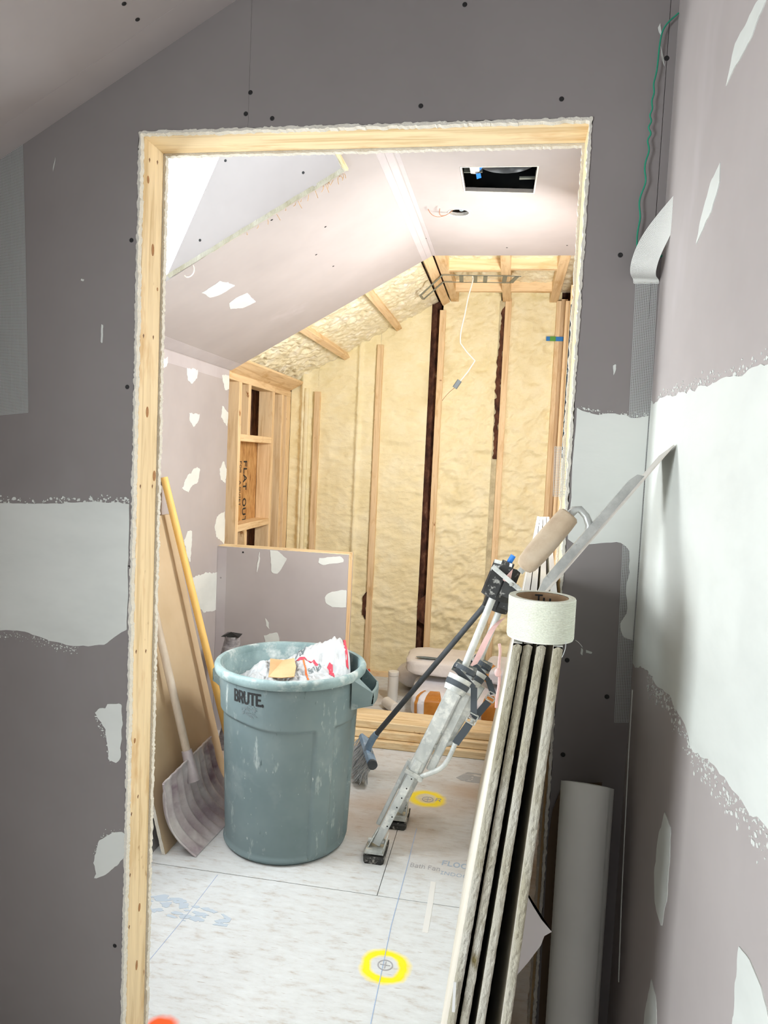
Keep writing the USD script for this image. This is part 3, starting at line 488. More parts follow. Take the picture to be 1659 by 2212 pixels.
# ---- far framing: gable wall and the open strip of ceiling
wb = thing('wall_back', kind='structure')
def foam_sheet(o, u, v, n, wu, wv, res, amp, seed, edge=0.03, stretch=(9, 13), ridge=0.6, extra=None):
    nu, nv = max(4, int(wu/res)), max(4, int(wv/res)); a, b = np.meshgrid(np.linspace(0, wu, nu), np.linspace(0, wv, nv), indexing='ij')
    q = np.stack([a*stretch[0], b*stretch[1], np.full_like(a, seed*3.7)], -1)
    h = ridge*(1-2*np.abs(fbm(q, 4, seed)-.5)*1.6) + (1-ridge)*fbm(q*0.6, 3, seed+5) + 0.35*(1-2*np.abs(fbm(q*2.3, 3, seed+9)-.5))
    h = (h-h.mean())*amp
    ed = np.minimum(np.minimum(a, wu-a)/edge, 1); h = h*(.4+.6*ed) - (1-ed)**2*0.012*0
    if extra is not None: h = h + extra(a, b)
    return grid(A(o)+a[..., None]*A(u)+b[..., None]*A(v)+h[..., None]*A(n))
studs = [-1.26, -0.86, -0.474, -0.073, 0.262]
def ztop(x): return zs(x)-0.03 if x < XK else 2.43
bays = [(-1.44, -1.26, 0), (-1.26, -0.86, 1), (-0.86, -0.545, 2), (-0.474, -0.118, 3), (-0.073, 0.246, 4)]
for xa, xb, k in bays:
    ht = float(max(ztop(xa), ztop(xb)))+0.12
    def low(a, b, xa=xa, k=k):
        e = 0.014*np.exp(-((b-0.45)/0.12)**2)*(fbm(np.stack([a*14, b*30, a*0+k], -1), 3, 40+k))*2
        if k == 1: e = e + 0.02*np.exp(-((a-0.27)/0.012)**2)
        if k == 0: e = e + 0.03*np.exp(-((a-0.085)/0.02)**2)
        return e
    obj('foam_insulation', foam_sheet((xa, YB+0.024, 0), UX, UZ, -UY, xb-xa, ht, 0.009, 0.040 if k in (3, 4) else 0.022, 3+k, extra=low, stretch=(7, 16) if k < 3 else (11, 15)), 'foam', wb, smooth=True)
for k, sx_ in enumerate(studs):
    z1_ = float(ztop(sx_+0.02)) if k else 1.83
    obj('stud', bx(sx_-0.019, sx_+0.019, YB, YB+0.089, 0, z1_, 0.002), 'wood_z', wb)
obj('stud', bx(0.215, 0.243, YB-0.04, YB+0.05, 0, 2.41, 0.002), 'wood_z', wb)
obj('old_board', bx(-0.56, -0.49, YB+0.062, YB+0.08, 0, 2.42), 'old_board', wb, label='dark old board showing beside a stud')
bd = ragged([(-0.117, 1.45), (-0.090, 1.45), (-0.089, 2.40), (-0.113, 2.36), (-0.122, 2.0), (-0.120, 1.8)], 0.012, 0.008, 77, 1.0)
GP = Plane((0, YB+0.012, 0), UX, UZ)
obj('old_board', GP.place(ext(bd.intersection(sbox(-0.2, 0, -0.0925, 3)), 0.003), 0), 'old_board', wb, label='ragged strip of old board showing through the foam')
obj('foam_insulation', bx(-0.125, -0.0925, YB+0.016, YB+0.05, 0, 2.42), 'grey_foam', wb, label='grey strip of foam')
for xa, xb in ((-0.905, -0.880), (-0.545, -0.493)): obj('old_board', GP.place(ext(ragged([(xa, 0.40), (xb, 0.36), (xb, 0.56), (xa, 0.52)], 0.01, 0.006, 5), 0.004), 0.004), 'old_board', wb, label='dark gap at the foot of a stud')
obj('bottom_plate', bx(-1.43, 0.25, YB+0.001, YB+0.088, 0, 0.03), 'wood_x', wb)
rb = ragged([GP.pix(786, 1446), GP.pix(799, 1442), GP.pix(800, 1462), GP.pix(784, 1458)], 0.006, 0.010, 9, 1.5); obj('spray_mark', GP.place(ext(rb, 0.001), 0.0125), 'spray_red', wb, label='red spray mark')
obj('gable_sheathing', yslab(Polygon([(-1.75, -0.05), (0.45, -0.05), (0.45, 2.8), (-0.43, 2.8), (-1.75, 2.04)]), YB+0.10, YB+0.12), 'old_board', wb)
pip = tube([(-1.335, YB+0.014, 0), (-1.332, YB+0.010, .8), (-1.335, YB+0.012, 1.85)], 0.018, 10); obj('pipe', pip, 'foam', wb, label='pipe smothered in foam', smooth=40)
# ceiling members of the strip
cf = thing('ceiling_framing', 'bare lumber lookouts, blocking and spray foam between drywall ceiling and foam gable wall', 'ceiling framing', (0, 0, 0), kind='structure')
def lookout(x, w=0.038, d=0.12, name='lookout'):
    u0 = A([x, YE-0.25, zs(x)+0.013])+SN*d/2; u1 = u0+UY*(YB+0.02-YE+0.25); obj(name, bar(u0, u1, w, d, SN, 0.002), 'wood_y', cf)
lookout(-1.075); lookout(-0.745); lookout(-0.456, 0.05)
for xa, xb in ((-0.428, -0.380), (-0.110, -0.060), (0.172, 0.222)): obj('ceiling_joist', bx(xa, xb, YE-0.25, YB+0.02, ZR+0.013, ZR+0.15, 0.002), 'wood_y', cf)
for xa, xb, y in ((-0.38, -0.11, 3.93), (-0.06, 0.172, 3.90), (-0.38, -0.11, 4.40), (-0.06, 0.172, 4.40)): obj('blocking', bx(xa, xb, y, y+0.038, ZR+0.016, ZR+0.15, 0.002), 'wood_x', cf)
lam = math.hypot(1, K)
for k, (xa, xb) in enumerate(((-1.46, -1.094), (-1.056, -0.764), (-0.726, -0.482))):
    obj('foam_insulation', foam_sheet(A([xa, YE-0.25, zs(xa)])+SN*0.05, SL, UY, -SN, (xb-xa)*lam, YB+0.03-YE+0.25, 0.008, 0.045, 20+k, stretch=(15, 11)), 'foam_pale', cf, smooth=True)
for k, (xa, xb, ya, yb) in enumerate(((-0.38, -0.11, YE-.1, 3.93), (-0.06, 0.172, YE-.1, 3.9), (-0.38, -0.11, 3.968, 4.40), (-0.06, 0.172, 3.938, 4.40), (-0.38, -0.11, 4.438, YB+.03), (-0.06, 0.172, 4.438, YB+.03), (0.222, 0.31, YE-.1, YB+.03))):
    obj('foam_insulation', foam_sheet((xa, ya, ZR+0.075), UX, UY, -UZ, xb-xa, yb-ya, 0.010, 0.045, 30+k, stretch=(12, 12), ridge=0.4), 'foam_pale', cf, smooth=True)

# ------------------------------------------------------------------ half wall
hw = thing('half_wall', 'short half wall of purple drywall with bare wood edges and pale patches, behind the grey trash can', 'half wall', (-1.09, 3.545, 0))
HX, HY, HZ = -0.756, 3.49, 0.945
obj('wall_board', bx(XL, HX, HY, HY+BT, 0, HZ-0.002), 'purple_board', hw); obj('wall_board', bx(XL, HX, HY+0.1016, HY+0.1143, 0, HZ-0.002), 'purple_board', hw)
obj('end_stud', bx(HX-0.038, HX, HY+BT, HY+0.1016, 0, HZ-0.0385, 0.002), 'wood_z', hw, label='bare wood end stud'); obj('cap_board', bx(XL, HX, HY+BT, HY+0.1016, HZ-0.038, HZ, 0.002), 'pale_wood_x', hw, label='bare wood cap')
HP = Plane((0, HY, 0), UX, UZ); hc = sbox(XL+0.002, 0, HX-0.002, HZ-0.004)
for k, p in enumerate([[(583, 1188), (600, 1190), (620, 1208), (600, 1240), (588, 1237), (584, 1210)], [(690, 1205), (735, 1202), (743, 1208), (742, 1215), (700, 1220), (688, 1215)], [(700, 1290), (720, 1277), (750, 1275), (750, 1312), (720, 1313), (705, 1303)], [(570, 1372), (600, 1366), (606, 1398), (575, 1402)], [(573, 1335), (580, 1345), (583, 1358), (576, 1350)], [(557, 1210), (561, 1190), (560, 1226), (555, 1238)]]):
    mud_on(HP, p, hw, 120+k, 0.005, 0.01, clip=hc)
obj('corner_tape', HP.place(ext(sbox(XL+0.002, 0, XL+0.05, HZ-0.01), 0.0006)), 'tape_paper', hw)
for p in ((525, 1193), (477, 1248)): screw(HP, HP.pix(*p), hw)

# ------------------------------------------------------------------ trash can
CAN = A([-0.757, 2.58, 0]); E0 = A([0.2815, -0.9596, 0]); ER = A([0.9596, 0.2815, 0])
def cp(al, r, z): al = np.asarray(al, float); r, z = np.broadcast_to(r, al.shape), np.broadcast_to(z, al.shape); return CAN + (r*np.cos(al))[..., None]*E0 + (r*np.sin(al))[..., None]*ER + z[..., None]*UZ
tc = thing('trash_can', 'large dusty blue-grey plastic trash can inside the doorway, rubbish heaped in it', 'trash can', CAN)
def can_r(z): return np.interp(z, [0, 0.012, 0.03, 0.48, 0.60, 0.64], [0.214, 0.226, 0.231, 0.249, 0.256, 0.258])
al, zz = np.meshgrid(np.linspace(-np.pi, np.pi, 300, endpoint=False), np.r_[np.linspace(0, 0.03, 6), np.linspace(0.035, 0.645, 150)], indexing='ij')
deg = np.degrees(al); sstep = lambda x: np.clip(x, 0, 1)**2*(3-2*np.clip(x, 0, 1))
band = 0.487 + 0.018*sstep((-8-deg)/45)
per = (deg+200) % 63.0                                    # panels between raised ribs
inpan = sstep((per-8)/2.2)*sstep((60.5-per)/2.2) if False else None
def panel(d0, d1): return sstep((deg-d0)/2.6)*sstep((d1-deg)/2.6)
pan = np.maximum.reduce([panel(-100, 23), panel(39, 74), panel(90, 150), panel(-160, -112)])
rec = pan*sstep((band-zz)/0.014)*sstep((zz-0.018)/0.01)
R_ = can_r(zz) - 0.0105*rec
P = cp(al, R_, zz); obj('body', grid(P.transpose(1, 0, 2)[::-1], True), 'can_grey', tc, smooth=True)
ins = [(0.252, 0.645), (0.243, 0.60), (0.234, 0.48), (0.210, 0.03), (0.0, 0.03)]
obj('inner_wall', lathe([(r, z) for r, z in ins], 72, CAN), 'can_rim', tc, smooth=40); obj('base', lathe([(0.0, 0.0), (0.215, 0.0)], 72, CAN), 'can_grey', tc)
lipp = [(0.2565, 0.636), (0.270, 0.632), (0.2755, 0.640), (0.277, 0.655), (0.273, 0.663), (0.266, 0.666), (0.256, 0.664), (0.252, 0.655), (0.251, 0.640), (0.2565, 0.636)]
lm = lathe(lipp, 120, CAN); v = lm.vertices; v[:, 2] += 0.002*(fbm(v*9, 3, 4)-.5)*2; obj('rim', lm, 'can_rim', tc, smooth=50)
def hull(pts):
    return trimesh.convex.convex_hull(A(pts))
def can_handle(a0):
    er = math.cos(a0)*E0+math.sin(a0)*ER; et = -math.sin(a0)*E0+math.cos(a0)*ER
    q = lambda t, r, z: CAN+er*r+et*t+UZ*z
    ms = []
    for s in (-1, 1):
        prof_ = [(0.098, 0.246, 0.642), (0.070, 0.262, 0.642), (0.062, 0.318, 0.588), (0.062, 0.312, 0.545), (0.078, 0.244, 0.525)]
        ms.append(hull([q(s*(t+d), r+0.0, z) for t, r, z in prof_ for d in (0, 0.007)]))
    ts = np.linspace(-0.066, 0.066, 9); rail = []
    for t in ts:
        r = 0.318+0.006*(1-(t/0.066)**2); rail.append([q(t, r-0.008, 0.545), q(t, r, 0.545), q(t, r+0.002, 0.575), q(t, r, 0.59), q(t, r-0.008, 0.592), q(t, r-0.008, 0.545)])
    ms.append(grid(A(rail))); ms.append(hull([q(t, r, z) for t in (-0.066, 0.066) for r, z in ((0.318, 0.548), (0.318, 0.542), (0.244, 0.530), (0.244, 0.522))]))
    ms.append(bar(q(-0.055, 0.316, 0.565), q(0.055, 0.316, 0.565), 0.010, 0.006))
    obj('handle', cat(*ms), 'can_handle', tc, smooth=30)
can_handle(math.radians(76)); can_handle(math.radians(-126))
def wrap(tm, a_c, z_c, m, name, label, dr=0.0006, slant=0.0):
    v = A(tm.vertices); v[:, :2] -= (v[:, :2].max(0)+v[:, :2].min(0))/2; z = z_c+v[:, 1]; r = can_r(z); al = a_c+v[:, 0]/r
    obj(name, trimesh.Trimesh(cp(al, r+dr+v[:, 2]*0.5, z+slant*v[:, 0]), tm.faces, process=False), m, tc, label=label)
tmb = text_mesh('BRUTE.', 0.042, 0.001, True); tmb = cat(*[trimesh.Trimesh(tmb.vertices+[dx, 0, dx*.02], tmb.faces, process=False) for dx in (-.002, 0, .002)]); tmb.vertices[:, 0] *= 0.125/np.ptp(tmb.vertices[:, 0])
# split long triangles so that the lettering bends with the can
tmb = trimesh.Trimesh(*trimesh.remesh.subdivide_to_size(tmb.vertices, tmb.faces, 0.012), process=False)
wrap(tmb, math.radians(-34), 0.590, 'ink_black', 'lettering', 'black lettering below the rim')
rg = np.random.default_rng(3); bits = []
for k in range(60):
    x, y = rg.uniform(-0.03, 0.03), rg.uniform(-0.022, 0.022); bits.append(sbox(x, y, x+rg.uniform(0.003, 0.012), y+rg.uniform(0.0012, 0.003)))
wrap(ext(unary_union(bits), 0.001), math.radians(-33), 0.545, 'ink_faded', 'small_print', 'worn small print under the lettering')

# rubbish in the can
def bag_z(x, y):
    x, y = np.asarray(x, float), np.asarray(y, float); g = lambda cx, cy, sx, sy, h: h*np.exp(-((x-cx)/sx)**2-((y-cy)/sy)**2)
    z = 0.568 + g(-0.60, 2.70, 0.085, 0.09, 0.135) + g(-0.73, 2.68, 0.10, 0.10, 0.095) + g(-0.87, 2.60, 0.06, 0.08, 0.060) + g(-0.66, 2.48, 0.16, 0.10, 0.055)
    q = np.stack([x*16, y*16, x*0], -1); w = 1-2*np.abs(fbm(q, 4, 12)-.5)*1.7; q2 = np.stack([x*38+y*12, y*30, x*0+2], -1)
    return z + 0.020*(w-.5) + 0.013*(1-2*np.abs(fbm(q2, 3, 8)-.5)*1.6-.5)
bg = thing('plastic_bag', 'crumpled white plastic sack with red stripes heaped in the trash can', 'bag', CAN+A([0, 0, 0.55]))
rr_, aa = np.meshgrid(np.linspace(0.0, 0.220, 56), np.linspace(0, 2*np.pi, 150, endpoint=False), indexing='ij')
bxx, byy = CAN[0]+rr_*np.cos(aa), CAN[1]+rr_*np.sin(aa); bzz = bag_z(bxx, byy)*np.where(rr_ > 0.205, 1-(rr_-0.205)*1.2, 1)
obj('sack', grid(np.stack([bxx, byy, bzz], -1), True), 'bag_white', bg, smooth=60)
def on_bag(px, py):
    z = 0.66
    for _ in range(40): p = at(px, py, 'Z', z); z = 0.6*z+0.4*float(bag_z(p[0], p[1]))
    return at(px, py, 'Z', z)
def bag_ribbon(pix, w, m, name, label):
    pts = A([on_bag(*p) for p in pix]); s = np.r_[0, np.cumsum(np.linalg.norm(np.diff(pts, axis=0), axis=1))]; t = np.linspace(0, s[-1], 40)
    c = np.stack([np.interp(t, s, pts[:, i]) for i in range(2)], 1); d = np.gradient(c, axis=0); d /= np.linalg.norm(d, axis=1)[:, None]; nn = np.c_[-d[:, 1], d[:, 0]]
    rows = [c+nn*o for o in np.linspace(-w/2, w/2, 5)]; Pz = np.stack([np.c_[r, bag_z(r[:, 0], r[:, 1])+0.0018] for r in rows])
    obj(name, grid(Pz), m, bg, label=label, smooth=60)
bag_ribbon([(602, 1434), (630, 1426), (660, 1424), (688, 1426)], 0.008, 'ink_red', 'printed_stripe', 'red printed stripe')
bag_ribbon([(700, 1394), (728, 1406), (744, 1424), (751, 1441)], 0.010, 'ink_red', 'printed_stripe', 'red printed stripe')
bag_ribbon([(709, 1444), (714, 1452), (719, 1462)], 0.014, 'ink_red', 'printed_stripe', 'red printed stripe')
bag_ribbon([(655, 1426), (659, 1440), (666, 1470)], 0.006, 'orange_tape', 'printed_stripe', 'thin orange stripe')
def bag_text(t, p0, p1, h, label):
    a, b_ = on_bag(*p0)[:2], on_bag(*p1)[:2]; tm = text_mesh(t, h, 0.001, True); tm = trimesh.Trimesh(*trimesh.remesh.subdivide_to_size(tm.vertices, tm.faces, 0.008), process=False)
    v = A(tm.vertices); d = (b_-a)/np.linalg.norm(b_-a); v[:, 0] *= np.linalg.norm(b_-a)/np.ptp(v[:, 0]); q = a+v[:, :1]*d+v[:, 1:2]*A([-d[1], d[0]])
    obj('lettering', trimesh.Trimesh(np.c_[q, bag_z(q[:, 0], q[:, 1])+0.002+v[:, 2]*0.3], tm.faces, process=False), 'ink_faded', bg, label=label)
bag_text('DEUR', (690, 1408), (640, 1416), 0.026, 'upside-down printed lettering'); bag_text('PLUS', (690, 1436), (665, 1446), 0.018, 'upside-down printed lettering')
bag_text('VATER', (738, 1392), (772, 1420), 0.018, 'printed lettering near the peak')
cb = [on_bag(*p)+A([0, -0.004, 0.018]) for p in ((584, 1432), (612, 1435), (636, 1431), (640, 1450), (636, 1472), (610, 1474), (580, 1472), (583, 1452))]
m_ = trimesh.Trimesh(np.vstack([cb, A(cb)-A([0, 0, 0.002])]), [(0, 7, 1), (1, 7, 6), (1, 6, 5), (1, 5, 3), (1, 3, 2), (3, 5, 4)]+[tuple(8+i for i in t[::-1]) for t in ((0, 7, 1), (1, 7, 6), (1, 6, 5), (1, 5, 3), (1, 3, 2), (3, 5, 4))], process=False)
obj('cardboard_scrap', m_, 'cardboard', label='torn tan cardboard scrap lying on the bag in the trash can', cat='cardboard')

# ------------------------------------------------------------------ drywall sheets through the doorway
mottled('sheet_paper', [(0.3, (214, 208, 194)), (0.7, (226, 221, 209))], 4, rough=0.75, spots=[((236, 234, 228), 9, 0.6, 0.75, U1)])
mottled('sheet_edge', [(0.3, (222, 222, 220)), (0.7, (236, 236, 234))], 8, (1, .2, 1), 0.75)
SY0, SY1, SZ = 0.900, 3.20, 1.203
def sheet_x(k, s, t):
    nb, nt = (-0.113, -0.092, -0.066, -0.018)[k], (0.020, 0.0325, 0.0485, 0.0678)[k]; fb_, ft = (-0.055, -0.042, -0.029, -0.016)[k], (0.126, 0.139, 0.152, 0.165)[k]
    return (1-t)*((1-s)*nb+s*fb_)+t*((1-s)*nt+s*ft)
sheet_labels = ['leftmost of the four drywall sheets standing on edge in the doorway', 'second drywall sheet from the left in the leaning stack under the tape roll', 'third drywall sheet from the left, dark gaps on both sides of it', 'rightmost drywall sheet of the stack leaning against the right jamb']
TH = 0.0108
for k in range(4):
    sh = thing('drywall_sheet', sheet_labels[k], 'drywall sheet', (sheet_x(k, 0.5, 0), (SY0+SY1)/2, 0), group='drywall sheets leaning in the doorway')
    yo = (0.0, 0.006, 0.003, -0.004)[k]; zo = (0, -0.001, 0.0, 0.001)[k]
    s_, t_ = np.meshgrid(np.linspace(0, 1, 16), np.linspace(0, 1, 14), indexing='ij'); Xc = sheet_x(k, s_, t_); Yc = SY0+yo+s_*(SY1-SY0); Zc = t_*(SZ+zo)
    faces_ = []
    for sd in (-1, 1):
        outer = np.stack([Xc+sd*TH/2, Yc, Zc], -1); inner = np.stack([Xc+sd*(TH/2-0.0006), Yc, Zc], -1)
        g_ = grid(outer if sd > 0 else outer[:, ::-1]); faces_.append(g_)
    obj('face_paper', faces_[0], 'sheet_paper', sh); obj('face_paper', faces_[1], 'sheet_paper', sh)
    def ring_face(idx_s=None, idx_t=None):
        if idx_s is not None: a_ = np.stack([np.stack([Xc[idx_s]+d*TH/2, Yc[idx_s], Zc[idx_s]], -1) for d in np.linspace(-1, 1, 3)])
        else: a_ = np.stack([np.stack([Xc[:, idx_t]+d*TH/2, Yc[:, idx_t], Zc[:, idx_t]], -1) for d in np.linspace(-1, 1, 3)])
        return a_
    obj('long_edge', grid(ring_face(idx_t=-1)), 'sheet_edge', sh); obj('long_edge', grid(ring_face(idx_t=0)), 'sheet_edge', sh)
    obj('cut_edge', grid(ring_face(idx_s=-1)), 'gypsum', sh)
    # the rough near end, standing a little proud
    nz, nx = 400, 7; tt, dd = np.meshgrid(np.linspace(0, 1, nz), np.linspace(-1, 1, nx), indexing='ij'); X0 = sheet_x(k, 0*tt, tt)
    fq = np.stack([dd*3.5+k*7, tt*210, tt*0+k], -1); rough = fbm(fq, 4, k+50); side = (np.abs(dd) > 0.9)*(noise(np.stack([dd*3, tt*320, tt*0+k], -1), 5)-.4)*0.0005
    lump = -0.010*np.clip((dd**2-.55), 0, 1)
    Pn = np.stack([X0+dd*(TH/2)+np.sign(dd)*side, SY0+yo-0.0015-0.0035*(rough-.35)-lump*0.35, tt*(SZ+zo)-0.003*np.abs(dd)**2*(tt > .99)], -1)
    obj('cut_edge', grid(Pn), 'gypsum', sh, label='crumbly cut gypsum end', smooth=50)
# small printed label on the leftmost sheet's end
xe = sheet_x(0, 0, 0.745/1.2); obj('edge_label', bx(xe-0.0045, xe-0.001, SY0-0.0065, SY0-0.006, 0.725, 0.765), 'label_white', '/World/drywall_sheet', label='small paper label')

# tape roll on top of the sheets
TR = A([0.0475, 0.936, SZ+0.0024])
tr = thing('tape_roll', 'roll of pale fibreglass mesh drywall tape balanced on top of the drywall sheets', 'tape roll', TR)
n_r = 25; pr = [(0.0325, 0.0), (0.0408, 0.0)]
for i in range(n_r):
    z0_, z1_ = 0.0015+i*0.049/n_r, 0.0015+(i+1)*0.049/n_r; pr += [(0.0408, z0_+0.0001), (0.0416, (z0_+z1_)/2-0.0004), (0.0416, (z0_+z1_)/2+0.0003), (0.0408, z1_-0.0001)]
pr += [(0.0408, 0.0515)]+[(0.0408-i*0.0011, 0.0515-(0.0005 if i % 2 else 0)) for i in range(1, 8)]+[(0.0325, 0.0512)]
obj('mesh_winding', lathe(pr, 110, TR), 'tape_white', tr, smooth=35)
cop = obj('core', lathe([(0.0326, 0.0005), (0.0326, 0.0508), (0.0305, 0.0508), (0.0305, 0.0005), (0.0326, 0.0005)], 80, TR), 'tape_core', tr, smooth=40)
for t, a0, z0_ in (('T', 97, 0.036), ('J', 104, 0.026), ('H', 78, 0.032)):
    tm = text_mesh(t, 0.012, 0.0008, True); v = A(tm.vertices); a_ = math.radians(a0)-(v[:, 0]-0.005)/0.03; r_ = 0.0304-v[:, 2]*0.3
    obj('core_lettering', trimesh.Trimesh(np.c_[TR[0]+r_*np.cos(a_), TR[1]+r_*np.sin(a_), TR[2]+z0_+v[:, 1]], tm.faces, process=False), 'ink_black', cop)
obj('loose_thread', tube([at(1222, 1386, 'Y', 0.895), at(1221, 1402, 'Y', 0.885), at(1214, 1420, 'Y', 0.885)], 0.0004, 5, smooth=10), 'mesh_thread', tr); obj('loose_thread', tube([at(1243, 1383, 'Y', 0.93), at(1252, 1390, 'Y', 0.925), at(1258, 1398, 'Y', 0.925)], 0.0002, 5, smooth=8), 'mesh_thread', tr)

# finishing trowel between the sheets and the right wall
tp, bt_ = A([0.2455, 1.255, 1.452]), A([0.062, 1.222, 1.2095]); LT, dT, _, _ = frame(bt_, tp)
wT = A([0.105, 0.99, 0]); wT -= dT*(wT@dT); wT /= np.linalg.norm(wT); nT = np.cross(dT, wT); nT = nT if nT[0] < 0 else -nT
tw = thing('trowel', 'metal finishing trowel with wooden grip, propped between drywall sheets and right wall', 'trowel', bt_)
def tl(s, w, n): return bt_+dT*s+wT*w+nT*n
def tblock(s0, s1, w0, w1, n0, n1): 
    b = trimesh.creation.box([1, 1, 1]); q = b.vertices+.5; return trimesh.Trimesh(bt_+np.outer(s0+q[:, 0]*(s1-s0), dT)+np.outer(w0+q[:, 1]*(w1-w0), wT)+np.outer(n0+q[:, 2]*(n1-n0), nT), b.faces, process=False)
obj('blade', tblock(0, LT, -0.058, 0.058, 0.0, 0.0016), 'steel_blade', tw)
rib = Polygon([(0.0, 0.0), (LT-0.055, 0), (LT-0.06, 0.010), (LT-0.075, 0.014), (0.02, 0.014), (0.0, 0.008)]); rm = ext(rib, 0.020); v = A(rm.vertices)
obj('mounting_rib', trimesh.Trimesh(bt_+np.outer(v[:, 0], dT)+np.outer(v[:, 2]-0.010, wT)+np.outer(v[:, 1]+0.0014, nT), rm.faces, process=False), 'aluminium_bare', tw)
sg = LT*0.445; obj('shank', tube([tl(sg-0.012, 0, 0.008), tl(sg, 0, 0.016), tl(sg+0.008, 0, 0.030), tl(sg+0.010, 0, 0.044), tl(sg+0.004, 0, 0.050), tl(sg-0.012, 0, 0.051)], [0.0075, 0.0068, 0.006, 0.006, 0.0068, 0.0072], 12, smooth=0), 'aluminium_bare', tw, smooth=50)
gp = [(0.0, 0.0), (0.014, 0.0005), (0.0178, 0.004), (0.0188, 0.02), (0.0196, 0.055), (0.0192, 0.085), (0.0172, 0.108), (0.013, 0.116), (0.006, 0.119), (0.0, 0.1195)]
ga = tl(sg-0.006, 0, 0.051); axg = -dT; Lg, dg, s1g, u1g = frame(ga, ga+axg)
gm = lathe(gp, 32); v = A(gm.vertices); grp_ = obj('grip', trimesh.Trimesh(ga+v[:, 2:3]*dg+v[:, :1]*s1g+v[:, 1:2]*u1g, gm.faces, process=False), 'grip_wood', tw, smooth=60)
obj('end_nut', tube([ga+dg*0.1185, ga+dg*0.126], 0.0055, 8), 'aluminium_bare', grp_)

